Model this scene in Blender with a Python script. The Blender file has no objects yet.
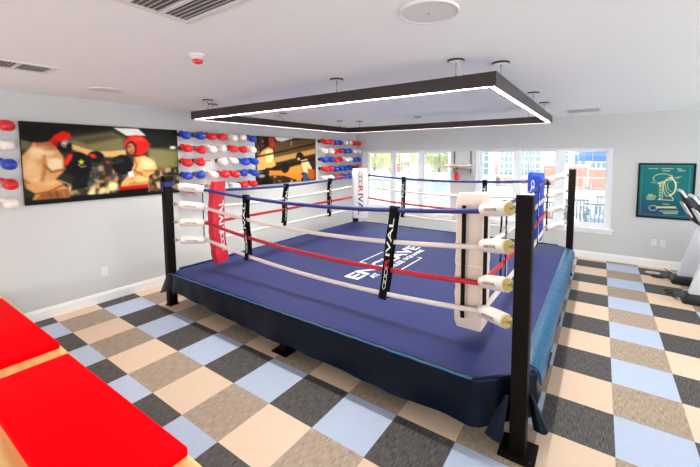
import bpy, bmesh, math, random
import numpy as np
from mathutils import Vector, Matrix
from math import sin, cos, pi, radians

random.seed(7)
rng = np.random.default_rng(7)
COL = bpy.context.scene.collection
T = 0.46                      # carpet tile edge
XL, YB, ZC = -3.004, 5.686, 2.735   # photo wall, window wall, ceiling
XR, YR = 7.2, -6.2            # far side wall and rear wall, behind the camera

# ------------------------------------------------------------------ materials
def lin(c):
    return tuple(((v/255)/12.92 if v/255 <= 0.04045 else ((v/255+0.055)/1.055)**2.4) for v in c)

def mat(name, rgb, rough=0.5, metal=0.0, bump=0.0, bscale=200.0, var=0.0, vscale=6.0, spec=0.5, sheen=0.0, sheen_tint=None,
        emit=0.0, coat=0.0, stretch=(1, 1, 1)):
    m = bpy.data.materials.new(name); m.use_nodes = True
    nt = m.node_tree; b = nt.nodes['Principled BSDF']
    col = lin(rgb)
    b.inputs['Base Color'].default_value = (*col, 1)
    b.inputs['Roughness'].default_value = rough
    b.inputs['Metallic'].default_value = metal
    b.inputs['Specular IOR Level'].default_value = spec
    if sheen:
        b.inputs['Sheen Weight'].default_value = sheen
        b.inputs['Sheen Roughness'].default_value = 0.18
        if sheen_tint: b.inputs['Sheen Tint'].default_value = (*lin(sheen_tint), 1)
    if coat: b.inputs['Coat Weight'].default_value = coat
    if emit:
        b.inputs['Emission Color'].default_value = (*col, 1)
        b.inputs['Emission Strength'].default_value = emit
    if bump or var:
        tc = nt.nodes.new('ShaderNodeTexCoord')
        mp = nt.nodes.new('ShaderNodeMapping'); mp.inputs['Scale'].default_value = stretch
        nt.links.new(tc.outputs['Object'], mp.inputs['Vector'])
    if bump:
        n = nt.nodes.new('ShaderNodeTexNoise'); n.inputs['Scale'].default_value = bscale; n.inputs['Detail'].default_value = 3
        nt.links.new(mp.outputs['Vector'], n.inputs['Vector'])
        bp = nt.nodes.new('ShaderNodeBump'); bp.inputs['Strength'].default_value = bump; bp.inputs['Distance'].default_value = 0.01
        nt.links.new(n.outputs['Fac'], bp.inputs['Height']); nt.links.new(bp.outputs['Normal'], b.inputs['Normal'])
    if var:
        n2 = nt.nodes.new('ShaderNodeTexNoise'); n2.inputs['Scale'].default_value = vscale; n2.inputs['Detail'].default_value = 4
        nt.links.new(mp.outputs['Vector'], n2.inputs['Vector'])
        mx = nt.nodes.new('ShaderNodeMixRGB'); mx.blend_type = 'MIX'
        nt.links.new(n2.outputs['Fac'], mx.inputs['Fac'])
        mx.inputs['Color1'].default_value = (*[max(0, v*(1-var)) for v in col], 1)
        mx.inputs['Color2'].default_value = (*[min(1, v*(1+var)) for v in col], 1)
        nt.links.new(mx.outputs['Color'], b.inputs['Base Color'])
    return m

def paint_mat(name, rough=0.45, spec=0.12):
    m = bpy.data.materials.new(name); m.use_nodes = True
    nt = m.node_tree; b = nt.nodes['Principled BSDF']
    a = nt.nodes.new('ShaderNodeAttribute'); a.attribute_name = 'print'
    nt.links.new(a.outputs['Color'], b.inputs['Base Color'])
    b.inputs['Roughness'].default_value = rough
    b.inputs['Specular IOR Level'].default_value = spec
    return m

def carpet_mat():
    m = bpy.data.materials.new('carpet_tiles'); m.use_nodes = True
    nt = m.node_tree; N = nt.nodes; L = nt.links; b = N['Principled BSDF']
    geo = N.new('ShaderNodeNewGeometry')
    sep = N.new('ShaderNodeSeparateXYZ'); L.new(geo.outputs['Position'], sep.inputs[0])
    def mth(op, a, bv=None, clamp=False):
        n = N.new('ShaderNodeMath'); n.operation = op; n.use_clamp = clamp
        if hasattr(a, 'links'): L.new(a, n.inputs[0])
        else: n.inputs[0].default_value = a
        if bv is not None:
            if hasattr(bv, 'links'): L.new(bv, n.inputs[1])
            else: n.inputs[1].default_value = bv
        return n.outputs[0]
    xs = mth('DIVIDE', sep.outputs[0], T); ys = mth('DIVIDE', sep.outputs[1], T)
    xi = mth('FLOOR', xs); yi = mth('FLOOR', ys)
    xo = mth('FLOORED_MODULO', xi, 2.0); yo = mth('FLOORED_MODULO', yi, 2.0)
    # per tile random shade
    cmb = N.new('ShaderNodeCombineXYZ'); L.new(xi, cmb.inputs[0]); L.new(yi, cmb.inputs[1])
    wn = N.new('ShaderNodeTexWhiteNoise'); wn.noise_dimensions = '3D'; L.new(cmb.outputs[0], wn.inputs['Vector'])
    # woven streaks, turned a quarter between rows
    def streak(sx, sy):
        mp = N.new('ShaderNodeMapping'); mp.inputs['Scale'].default_value = (sx, sy, 1)
        L.new(geo.outputs['Position'], mp.inputs['Vector'])
        n = N.new('ShaderNodeTexNoise'); n.inputs['Scale'].default_value = 1.0; n.inputs['Detail'].default_value = 2
        L.new(mp.outputs[0], n.inputs['Vector']); return n.outputs['Fac']
    sA = streak(210, 16); sB = streak(16, 210)
    def mix(f, c1, c2):
        n = N.new('ShaderNodeMixRGB')
        if hasattr(f, 'links'): L.new(f, n.inputs[0])
        else: n.inputs[0].default_value = f
        for k, c in ((1, c1), (2, c2)):
            if hasattr(c, 'links'): L.new(c, n.inputs[k])
            else: n.inputs[k].default_value = (*lin(c), 1)
        return n.outputs[0]
    def contrast(s, k):
        return mth('ADD', mth('MULTIPLY', mth('SUBTRACT', s, 0.5), k), 0.5, True)
    blue = mix(contrast(sB, 1.6), (170, 182, 206), (190, 202, 223))
    taupe = mix(contrast(sA, 2.6), (130, 113, 100), (194, 172, 150))
    cream = mix(contrast(sB, 1.6), (218, 188, 161), (230, 204, 180))
    coal = mix(contrast(sA, 2.8), (34, 32, 34), (104, 98, 96))
    even_x = mix(yo, taupe, blue)      # X even column: odd row blue, even row taupe
    odd_x = mix(yo, cream, coal)
    c = mix(xo, even_x, odd_x)
    hs = N.new('ShaderNodeHueSaturation'); L.new(c, hs.inputs['Color'])
    L.new(mth('ADD', mth('MULTIPLY', wn.outputs['Value'], 0.10), 0.95), hs.inputs['Value'])
    # thin dark seam
    fx = mth('ABSOLUTE', mth('SUBTRACT', mth('FRACT', xs), 0.5)); fy = mth('ABSOLUTE', mth('SUBTRACT', mth('FRACT', ys), 0.5))
    seam = mth('GREATER_THAN', mth('MAXIMUM', fx, fy), 0.4955)
    sm = N.new('ShaderNodeMixRGB'); sm.blend_type = 'MULTIPLY'; L.new(mth('MULTIPLY', seam, 0.35), sm.inputs[0])
    L.new(hs.outputs[0], sm.inputs[1]); sm.inputs[2].default_value = (0.3, 0.28, 0.27, 1)
    L.new(sm.outputs[0], b.inputs['Base Color'])
    b.inputs['Roughness'].default_value = 0.62; b.inputs['Specular IOR Level'].default_value = 0.35
    bp = N.new('ShaderNodeBump'); bp.inputs['Strength'].default_value = 0.25; bp.inputs['Distance'].default_value = 0.003
    L.new(mth('ADD', sA, sB), bp.inputs['Height']); L.new(bp.outputs[0], b.inputs['Normal'])
    return m

def wood_mat(name, c1, c2, axis=(1, 14, 14)):
    m = bpy.data.materials.new(name); m.use_nodes = True
    nt = m.node_tree; N = nt.nodes; L = nt.links; b = N['Principled BSDF']
    tc = N.new('ShaderNodeTexCoord'); mp = N.new('ShaderNodeMapping'); mp.inputs['Scale'].default_value = axis
    L.new(tc.outputs['Object'], mp.inputs[0])
    n = N.new('ShaderNodeTexNoise'); n.inputs['Scale'].default_value = 1.6; n.inputs['Detail'].default_value = 5
    L.new(mp.outputs[0], n.inputs[0])
    r = N.new('ShaderNodeValToRGB'); r.color_ramp.elements[0].color = (*lin(c1), 1); r.color_ramp.elements[1].color = (*lin(c2), 1)
    r.color_ramp.elements[0].position = 0.35; r.color_ramp.elements[1].position = 0.65
    L.new(n.outputs['Fac'], r.inputs[0]); L.new(r.outputs[0], b.inputs['Base Color'])
    b.inputs['Roughness'].default_value = 0.4
    return m

def brick_mat():
    m = bpy.data.materials.new('pale_brick'); m.use_nodes = True
    nt = m.node_tree; N = nt.nodes; L = nt.links; b = N['Principled BSDF']
    tc = N.new('ShaderNodeTexCoord')
    sp = N.new('ShaderNodeSeparateXYZ'); L.new(tc.outputs['Object'], sp.inputs[0])
    cb = N.new('ShaderNodeCombineXYZ'); L.new(sp.outputs[0], cb.inputs[0]); L.new(sp.outputs[2], cb.inputs[1])
    k = N.new('ShaderNodeTexBrick'); L.new(cb.outputs[0], k.inputs['Vector'])
    k.inputs['Color1'].default_value = (*lin((176, 112, 96)), 1); k.inputs['Color2'].default_value = (*lin((196, 134, 116)), 1)
    k.inputs['Mortar'].default_value = (*lin((214, 200, 190)), 1); k.inputs['Scale'].default_value = 4.2
    L.new(k.outputs['Color'], b.inputs['Base Color']); b.inputs['Roughness'].default_value = 0.8
    return m

def glass_mat():
    m = bpy.data.materials.new('window_glass'); m.use_nodes = True
    nt = m.node_tree; N = nt.nodes; L = nt.links
    out = N['Material Output']; N.remove(N['Principled BSDF'])
    tr = N.new('ShaderNodeBsdfTransparent'); tr.inputs[0].default_value = (0.95, 0.98, 0.97, 1)
    gl = N.new('ShaderNodeBsdfGlossy'); gl.inputs['Roughness'].default_value = 0.02
    fr = N.new('ShaderNodeFresnel'); fr.inputs[0].default_value = 1.35
    mx = N.new('ShaderNodeMixShader'); L.new(fr.outputs[0], mx.inputs[0]); L.new(tr.outputs[0], mx.inputs[1]); L.new(gl.outputs[0], mx.inputs[2])
    L.new(mx.outputs[0], out.inputs[0])
    return m

M = {}
M['wall'] = mat('wall_paint', (208, 209, 208), 0.7, bump=0.03, bscale=300, spec=0.3)
M['ceil'] = mat('ceiling_paint', (247, 251, 251), 0.85, bump=0.03, bscale=250, spec=0.2)
M['trim'] = mat('white_trim_paint', (246, 246, 246), 0.35, spec=0.4)
M['sash'] = mat('white_vinyl', (240, 243, 248), 0.35)
M['floor'] = carpet_mat()
M['glass'] = glass_mat()
M['post'] = mat('black_powder_coat', (20, 13, 11), 0.5, bump=0.05, bscale=500, spec=0.1)
M['black'] = mat('black_plastic', (22, 22, 24), 0.4)
M['dark'] = mat('dark_frame', (14, 15, 18), 0.5, spec=0.2)
M['steel'] = mat('chrome_steel', (190, 190, 195), 0.22, metal=1.0)
M['silver'] = mat('silver_paint', (226, 227, 231), 0.35, metal=0.1)
M['canvas'] = mat('blue_canvas', (37, 44, 98), 0.55, bump=0.12, bscale=3.0, var=0.07, vscale=2.5, spec=0.2)
M['skirt'] = mat('navy_satin', (9, 18, 32), 0.3, bump=0.2, bscale=14, sheen=0.35, sheen_tint=(60, 150, 210), spec=0.15, stretch=(1, 1, 0.4))
M['lit_teal_satin'] = mat('lit_teal_satin', (28, 84, 120), 0.38, bump=0.5, bscale=26, stretch=(1, 0.9, 1), spec=0.35)  # skirt satin as lit, window light put into a brighter teal
M['piping'] = mat('teal_binding', (30, 96, 140), 0.4)
M['white_vinyl'] = mat('white_padding_vinyl', (236, 226, 216), 0.4, bump=0.12, bscale=18)
M['tan_vinyl'] = mat('cream_padding_vinyl', (228, 208, 192), 0.42, bump=0.25, bscale=14)
M['red_vinyl'] = mat('red_padding_vinyl', (206, 28, 48), 0.32, bump=0.1, bscale=18)
M['blue_vinyl'] = mat('blue_padding_vinyl', (26, 66, 176), 0.36, bump=0.1, bscale=18)
M['grey_vinyl'] = mat('pale_grey_padding_vinyl', (226, 222, 222), 0.4, bump=0.1, bscale=18)
M['foam'] = mat('yellow_foam', (226, 196, 120), 0.9, bump=0.4, bscale=120)
M['strap'] = mat('black_webbing', (16, 15, 16), 0.8, spec=0.15, bump=0.3, bscale=300)
M['rope_blue'] = mat('blue_rope_cover', (17, 34, 108), 0.42, bump=0.15, bscale=40)
M['rope_white'] = mat('white_rope_cover', (238, 222, 212), 0.42, bump=0.15, bscale=40)
M['rope_red'] = mat('red_rope_cover', (196, 18, 38), 0.4, bump=0.15, bscale=40)
M['print_white'] = mat('white_print', (244, 244, 244), 0.5)
M['print_red'] = mat('red_print', (214, 24, 40), 0.5)
M['print_black'] = mat('black_print', (24, 22, 24), 0.5)
M['glove_blue'] = mat('blue_glove_leather', (18, 62, 178), 0.28, coat=0.2, bump=0.08, bscale=30)
M['glove_red'] = mat('red_glove_leather', (216, 22, 30), 0.28, coat=0.2, bump=0.08, bscale=30)
M['glove_white'] = mat('white_glove_leather', (240, 232, 224), 0.3, coat=0.2, bump=0.08, bscale=30)
M['glove_cuff'] = mat('glove_cuff_black', (28, 22, 26), 0.5)
M['glove_lace'] = mat('glove_cuff_cream', (226, 214, 202), 0.5)
M['bronze'] = mat('dark_bronze_aluminium', (58, 48, 46), 0.35, metal=0.3, bump=0.05, bscale=60, stretch=(1, 1, 6))
M['led'] = mat('led_diffuser', (255, 253, 247), 0.5, emit=150.0)
M['vent'] = mat('vent_white_metal', (226, 224, 224), 0.45)
M['vent_dark'] = mat('vent_shadow_box', (112, 104, 102), 0.8)
M['strobe_red'] = mat('red_lens', (226, 30, 20), 0.25, coat=0.4)
M['mat_red'] = mat('red_mat_vinyl', (255, 0, 14), 0.6, bump=0.06, bscale=30, var=0.03, vscale=4, spec=0.02)
M['wood'] = wood_mat('yellow_birch', (226, 172, 96), (246, 208, 138))
M['rim_wood'] = wood_mat('speed_bag_wood', (170, 116, 66), (206, 150, 94), (4, 4, 20))
M['plate'] = mat('outlet_white', (232, 231, 230), 0.35)
M['slot'] = mat('outlet_slot', (90, 88, 86), 0.6)
M['print'] = paint_mat('photo_print', 0.42)
M['print_flat'] = paint_mat('patent_print', 0.35)
M['screen'] = mat('console_glass', (70, 84, 104), 0.08, spec=0.8)
M['cord'] = mat('black_cord', (40, 36, 36), 0.6)
M['cordw'] = mat('pale_cord', (214, 206, 198), 0.6)
# outside
M['concrete'] = mat('pale_concrete', (232, 230, 224), 0.8, var=0.04, vscale=2)
M['water'] = mat('pool_water', (150, 214, 212), 0.12, var=0.06, vscale=0.5)
M['siding'] = mat('white_siding', (240, 238, 238), 0.7)
M['brick'] = brick_mat()
M['pane_out'] = mat('far_window_pane', (128, 146, 150), 0.4, var=0.25, vscale=1.5)
M['leaf'] = mat('tree_leaf', (214, 212, 160), 0.7, var=0.35, vscale=2.0)
M['leaf2'] = mat('tree_leaf_dark', (190, 198, 156), 0.7, var=0.35, vscale=2.0)
M['bark'] = mat('tree_bark', (140, 120, 104), 0.8)
M['parasol'] = mat('blue_parasol_cloth', (92, 124, 196), 0.7)
M['patio'] = mat('patio_grey_frame', (130, 140, 156), 0.5)
M['patio_cushion'] = mat('patio_cushion', (176, 196, 222), 0.8)
M['pinkred'] = mat('pink_red_cloth', (226, 130, 130), 0.8)
M['orange'] = mat('orange_cushion', (238, 150, 110), 0.8)
M['rail'] = mat('pale_green_rail', (186, 206, 200), 0.5)

# ------------------------------------------------------------------ mesh helpers
class MB:
    def __init__(s): s.bm = bmesh.new(); s.mi = 0
    def _mark(s, faces):
        for f in faces: f.material_index = s.mi
    def box(s, x0, x1, y0, y1, z0, z1, bev=0.0, seg=2):
        b = bmesh.new()
        bmesh.ops.create_cube(b, size=1.0)
        bmesh.ops.scale(b, vec=(x1-x0, y1-y0, z1-z0), verts=b.verts)
        bmesh.ops.translate(b, vec=((x0+x1)/2, (y0+y1)/2, (z0+z1)/2), verts=b.verts)
        if bev: bmesh.ops.bevel(b, geom=list(b.edges), offset=bev, segments=seg, profile=0.5, affect='EDGES')
        s.add(b); return s
    def add(s, b, mtx=None):
        if mtx is not None: bmesh.ops.transform(b, matrix=mtx, verts=b.verts)
        vm = [s.bm.verts.new(v.co) for v in b.verts]
        b.verts.index_update()
        for f in b.faces:
            try:
                nf = s.bm.faces.new([vm[v.index] for v in f.verts]); nf.material_index = s.mi
            except ValueError: pass
        b.free(); return s
    def cyl(s, p0, p1, r0, r1=None, seg=16, cap=True):
        p0 = Vector(p0); p1 = Vector(p1); r1 = r0 if r1 is None else r1
        d = (p1-p0); l = d.length
        b = bmesh.new(); bmesh.ops.create_cone(b, cap_ends=cap, segments=seg, radius1=r0, radius2=r1, depth=l)
        q = Vector((0, 0, 1)).rotation_difference(d.normalized()).to_matrix().to_4x4()
        s.add(b, Matrix.Translation((p0+p1)/2) @ q); return s
    def rings(s, rings, close=True, cap=True):
        vs = [[s.bm.verts.new(p) for p in r] for r in rings]
        n = len(vs[0])
        for a, b in zip(vs[:-1], vs[1:]):
            for i in range(n if close else n-1):
                j = (i+1) % n
                f = s.bm.faces.new((a[i], a[j], b[j], b[i])); f.material_index = s.mi
        if cap and close:
            f = s.bm.faces.new(list(reversed(vs[0]))); f.material_index = s.mi
            f = s.bm.faces.new(vs[-1]); f.material_index = s.mi
        return s
    def tube(s, pts, r, seg=10, cap=True):
        pts = [Vector(p) for p in pts]; rr = []
        up = Vector((0, 0, 1))
        for i, p in enumerate(pts):
            t = (pts[min(i+1, len(pts)-1)] - pts[max(i-1, 0)]).normalized()
            a = t.cross(up)
            if a.length < 1e-3: a = t.cross(Vector((1, 0, 0)))
            a.normalize(); bb = t.cross(a).normalized()
            rad = r[i] if isinstance(r, (list, tuple)) else r
            rr.append([p + a*rad*cos(2*pi*k/seg) + bb*rad*sin(2*pi*k/seg) for k in range(seg)])
        return s.rings(rr, True, cap)
    def lathe(s, prof, org=(0, 0, 0), seg=24):
        o = Vector(org)
        return s.rings([[o+Vector((r*cos(2*pi*k/seg), r*sin(2*pi*k/seg), z)) for k in range(seg)] for r, z in prof], True, True)
    def ell(s, c, r, mtx=None, u=20, v=14):
        b = bmesh.new(); bmesh.ops.create_uvsphere(b, u_segments=u, v_segments=v, radius=1)
        m = Matrix.Translation(c)
        if mtx is not None: m = m @ mtx
        s.add(b, m @ Matrix.Diagonal((*r, 1))); return s
    def prism(s, poly, z0, z1):
        return s.rings([[Vector((x, y, z0)) for x, y in poly], [Vector((x, y, z1)) for x, y in poly]], True, True)
    def quad(s, a, b, c, d):
        f = s.bm.faces.new([s.bm.verts.new(p) for p in (a, b, c, d)]); f.material_index = s.mi; return s

ORG = {}
def finish(name, mb, mats, org=(0, 0, 0), smooth=True, angle=35, recalc=True):
    bm = mb.bm if isinstance(mb, MB) else mb
    if recalc: bmesh.ops.recalc_face_normals(bm, faces=bm.faces)
    me = bpy.data.meshes.new(name)
    o = Vector(org)
    for v in bm.verts: v.co -= o
    bm.to_mesh(me); bm.free()
    for m in (mats if isinstance(mats, (list, tuple)) else [mats]): me.materials.append(m)
    if smooth:
        me.polygons.foreach_set('use_smooth', [True]*len(me.polygons))
        me.set_sharp_from_angle(angle=radians(angle))
    return me

def link(name, me, loc=(0, 0, 0), parent=None):
    o = bpy.data.objects.new(name, me); COL.objects.link(o); o.location = loc
    if parent is not None: o.parent = parent
    return o

def tag(o, label, cat, group=None, kind=None):
    o['label'] = label; o['category'] = cat
    if group: o['group'] = group
    if kind: o['kind'] = kind
    return o

def thing(name, label, cat, loc=(0, 0, 0), rz=0.0, group=None):
    o = bpy.data.objects.new(name, None); COL.objects.link(o)
    o.location = loc; o.rotation_euler = (0, 0, rz); o.empty_display_size = 0.1
    ORG[o] = Vector(loc) if not rz else None
    return tag(o, label, cat, group)

def part(name, mb, m, parent, world=False, **kw):
    """mesh part; world=True: geometry given in world coordinates, parents unrotated"""
    org = ORG.get(parent) or Vector((0, 0, 0)) if world else (0, 0, 0)
    o = link(name, finish(name, mb, m, org, **kw), (0, 0, 0), parent)
    ORG[o] = org if world else None
    return o

def single(name, mb, m, label, cat, group=None, org=None, **kw):
    """a thing that is one mesh; world coordinates, origin at org"""
    org = org if org is not None else (0, 0, 0)
    o = link(name, finish(name, mb, m, org, **kw), org)
    ORG[o] = Vector(org)
    return tag(o, label, cat, group)

def struct(name, mb, m, parent=None, **kw):
    o = link(name, finish(name, mb, m, **kw), (0, 0, 0), parent)
    ORG[o] = Vector((0, 0, 0))
    if parent is None: o['kind'] = 'structure'
    return o

def copy_tree(o, parent=None):
    c = o.copy(); COL.objects.link(c)
    if parent is not None: c.parent = parent
    for ch in list(o.children): copy_tree(ch, c)
    return c

def text_bm(body, size, ext=0.001, bold=0.0, align='CENTER', spacing=1.0, shear=0.0):
    cu = bpy.data.curves.new('lettering_curve', 'FONT'); cu.body = body; cu.size = size; cu.extrude = ext
    cu.offset = bold; cu.align_x = align; cu.align_y = 'CENTER'; cu.space_character = spacing; cu.shear = shear
    cu.resolution_u = 3
    ob = bpy.data.objects.new('lettering_tmp', cu); COL.objects.link(ob)
    dg = bpy.context.evaluated_depsgraph_get(); dg.update()
    me = bpy.data.meshes.new_from_object(ob.evaluated_get(dg))
    bm = bmesh.new(); bm.from_mesh(me)
    bpy.data.objects.remove(ob); bpy.data.meshes.remove(me); bpy.data.curves.remove(cu)
    return bm

def fit_text(body, length, height, ext=0.001, bold=0.0, shear=0.0):
    bm = text_bm(body, 1.0, 0.0, 0.0, shear=shear)
    xs = [v.co.x for v in bm.verts]; ys = [v.co.y for v in bm.verts]
    w = max(xs)-min(xs); h = max(ys)-min(ys); bm.free()
    k = height/h
    bm = text_bm(body, 1.0, ext/k, bold/k, shear=shear)
    xs = [v.co.x for v in bm.verts]; ys = [v.co.y for v in bm.verts]
    cx = (max(xs)+min(xs))/2; cy = (max(ys)+min(ys))/2
    for v in bm.verts: v.co = ((v.co.x-cx)*length/w, (v.co.y-cy)*k, v.co.z*k)
    return bm

def frame_mtx(o, x, y):
    x = Vector(x).normalized(); y = Vector(y).normalized(); z = x.cross(y)
    return Matrix.Translation(o) @ Matrix((x, y, z)).transposed().to_4x4()

# logo word: black/white letters with a red first letter and three rings before it (as printed on pads and straps)
def logo_mb(length, h, rest_mi=0, red_mi=1, ring_mi=0, ext=0.0012, bold=0.006, rings=True):
    mb = MB()
    L = length
    if rings:
        rl = 0.34*L
        mb.mi = ring_mi
        for k in range(3):
            cx = -L/2 + rl*(0.18+0.30*k)
            pts = [(cx+0.21*rl*cos(a), 0.34*h*sin(a), 0) for a in np.linspace(0, 2*pi, 17)]
            mb.tube(pts, 0.05*h, 5, False)
        x0 = -L/2+rl
    else: x0 = -L/2
    wl = L/2-x0
    mb.mi = red_mi; mb.add(fit_text('R', wl*0.2, h, ext, bold*h), Matrix.Translation((x0+wl*0.1, 0, 0)))
    mb.mi = rest_mi; mb.add(fit_text('IVAL', wl*0.74, h, ext, bold*h), Matrix.Translation((x0+wl*0.63, 0, 0)))
    return mb

# ------------------------------------------------------------------ room shell
mb = MB()
mb.box(XL-0.2, XR+0.2, YR-0.2, YB+0.2, -0.12, 0.0)
struct('floor', mb, M['floor'], smooth=False)
mb = MB(); mb.box(XL-0.2, XR+0.2, YR-0.2, YB+0.4, ZC, ZC+0.2)
struct('ceiling', mb, M['ceil'], smooth=False)
mb = MB(); mb.box(XL-0.2, XL, YR-0.2, YB+0.2, 0, ZC)
struct('wall_left', mb, M['wall'], smooth=False)

WIN = [(-2.80, -0.29, 0.60, 2.13), (0.27, 2.80, 0.60, 2.13)]
def holed_wall(mb, a0, a1, holes, axis, t0, t1):
    """wall along an axis with rectangular holes (a, b, z0, z1)"""
    def bx(u0, u1, z0, z1):
        if axis == 'x': mb.box(u0, u1, t0, t1, z0, z1)
        else: mb.box(t0, t1, u0, u1, z0, z1)
    cur = a0
    for h0, h1, z0, z1 in holes:
        bx(cur, h0, 0, ZC); bx(h0, h1, 0, z0); bx(h0, h1, z1, ZC); cur = h1
    bx(cur, a1, 0, ZC)
mb = MB(); holed_wall(mb, XL, XR, WIN, 'x', YB, YB+0.16)
struct('wall_back', mb, M['wall'], smooth=False)
RWIN = [(-5.2, -3.2, 0.4, 2.3), (-2.4, -0.4, 0.4, 2.3), (0.4, 2.4, 0.4, 2.3), (3.0, 5.0, 0.4, 2.3)]
mb = MB(); holed_wall(mb, YR, YB, RWIN, 'y', XR, XR+0.16)
struct('wall_right', mb, M['wall'], smooth=False)
REAR_OPENINGS = [(-2.2, 0.2, 0.3, 2.4), (4.2, 6.6, 0.3, 2.4)]  # unseen openings added so more light reaches the ceiling
mb = MB(); holed_wall(mb, XL, XR, REAR_OPENINGS, 'x', YR-0.16, YR)
struct('wall_rear', mb, M['wall'], smooth=False)

def baseboard(name, p, q, n):
    mb = MB(); p = Vector(p); q = Vector(q); n = Vector(n)
    prof = [(0, 0), (0.016, 0), (0.016, 0.105), (0.011, 0.118), (0.011, 0.125), (0.006, 0.14), (0, 0.14)]
    mb.rings([[p+n*a+Vector((0, 0, z)) for a, z in prof], [q+n*a+Vector((0, 0, z)) for a, z in prof]])
    struct(name, mb, M['trim'], smooth=False)
baseboard('baseboard_left', (XL, YR, 0), (XL, YB, 0), (1, 0, 0))
baseboard('baseboard_back', (XL, YB, 0), (XR, YB, 0), (0, -1, 0))

# windows: three double-hung units each, nine-lite sash grids
def window(n, x0, x1, z0, z1, units):
    root = bpy.data.objects.new('window_%d' % n, None); COL.objects.link(root); root['kind'] = 'structure'
    ORG[root] = Vector((0, 0, 0))
    y0, y1 = YB+0.03, YB+0.12
    mb = MB()
    mb.box(x0+.001, x1-.001, y0-0.005, y1+.002, z1-0.035, z1-.001); mb.box(x0+.001, x1-.001, y0-0.005, y1+.002, z0+.001, z0+0.05)
    edges = [x0]+[e for u in units for e in u]+[x1]
    for a, b in zip(edges[0::2], edges[1::2]): mb.box(a, b, y0, y1, z0, z1)
    part('window_frame', mb, M['sash'], root, smooth=False)
    mb = MB(); mb.box(x0-0.05, x1+0.05, YB-0.05, YB+0.1, z0-0.035, z0+0.004, 0.006)
    mb.box(x0-0.03, x1+0.03, YB-0.018, YB, z0-0.10, z0-0.035, 0.004)
    part('window_sill', mb, M['trim'], root)
    zm = 1.355
    for a, b in units:
        mb = MB()
        s = 0.026
        for (zz0, zz1, yy) in ((zm-0.02, z1-0.035, y0+0.05), (z0+0.05, zm+0.02, y0+0.022)):
            mb.box(a, a+s, yy, yy+0.03, zz0, zz1); mb.box(b-s, b, yy, yy+0.03, zz0, zz1)
            mb.box(a+s, b-s, yy, yy+0.03, zz0, zz0+0.036); mb.box(a+s, b-s, yy, yy+0.03, zz1-0.036, zz1)
            for k in (1, 2):
                xx = a+(b-a)*k/3; mb.box(xx-0.006, xx+0.006, yy+0.004, yy+0.02, zz0+0.036, zz1-0.036)
            zc = (zz0+zz1)/2; mb.box(a+s, b-s, yy+0.005, yy+0.019, zc-0.006, zc+0.006)
        sa = part('sash', mb, M['sash'], root, smooth=False)
        mb = MB(); mb.box(a+0.02, b-0.02, y0+0.058, y0+0.062, zm, z1-0.06); mb.box(a+0.02, b-0.02, y0+0.034, y0+0.038, z0+0.07, zm)
        part('glass_pane', mb, M['glass'], sa, smooth=False)
    # rolled-up blind under the head
    mb = MB(); mb.box(x0+0.004, x1-0.004, YB+0.002, YB+0.03, z1-0.03, z1-0.002, 0.004)
    part('blind_headrail', mb, M['vent'], root)
window(1, *WIN[0], [(-2.64, -1.93), (-1.82, -1.14), (-1.03, -0.32)])
window(2, *WIN[1], [(0.365, 1.08), (1.19, 1.865), (1.995, 2.71)])

# ------------------------------------------------------------------ boxing ring
PL = Vector((-2.13, 0.115, 0)); PN = Vector((2.215, 0.165, 0)); PF = Vector((-2.13, 4.40, 0)); PR = Vector((2.225, 4.40, 0))
RX0, RX1, RY0, RY1, RZ = -2.10, 2.29, 0.045, 4.42, 0.474

ring = thing('boxing_ring_platform', 'raised square boxing ring platform with blue canvas top and navy skirt on tiled floor', 'boxing ring', (0, 2.2, 0))
ch = 0.33
cl, cr = 0.17, 0.23   # smaller cut at the other corners
canvas_poly = [(RX0+cl, RY0), (RX1-ch, RY0), (RX1, RY0+ch), (RX1, RY1-cr), (RX1-cr, RY1), (RX0+cl, RY1), (RX0, RY1-cl), (RX0, RY0+cl)]
# canvas: gridded sheet, softly uneven
mb = MB(); bm = mb.bm
NX = NY = 72
def clampxy(x, y):
    for sx, sy, ox, oy, c in ((1, 1, RX0, RY0, cl), (-1, 1, RX1, RY0, ch), (1, -1, RX0, RY1, cl), (-1, -1, RX1, RY1, cr)):
        d = c-(sx*(x-ox)+sy*(y-oy))
        if d > 0: x += sx*d/2; y += sy*d/2
    return x, y
grid = {}
def cz(x, y):
    return RZ+0.0025*sin(3.1*x+1.3*y)*cos(2.3*y-0.7*x)+0.0012*sin(9*x-4*y+1)
for i in range(NX+1):
    for j in range(NY+1):
        x, y = clampxy(RX0+(RX1-RX0)*i/NX, RY0+(RY1-RY0)*j/NY)
        d = min(x-RX0, RX1-x, y-RY0, RY1-y)
        grid[i, j] = bm.verts.new((x, y, cz(x, y)-0.012*max(0, 1-d/0.06)**2))
for i in range(NX):
    for j in range(NY):
        try: bm.faces.new((grid[i, j], grid[i+1, j], grid[i+1, j+1], grid[i, j+1]))
        except ValueError: pass
bmesh.ops.remove_doubles(bm, verts=bm.verts, dist=0.004)
canvas = part('canvas', mb, M['canvas'], ring, world=True, angle=60)

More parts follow.
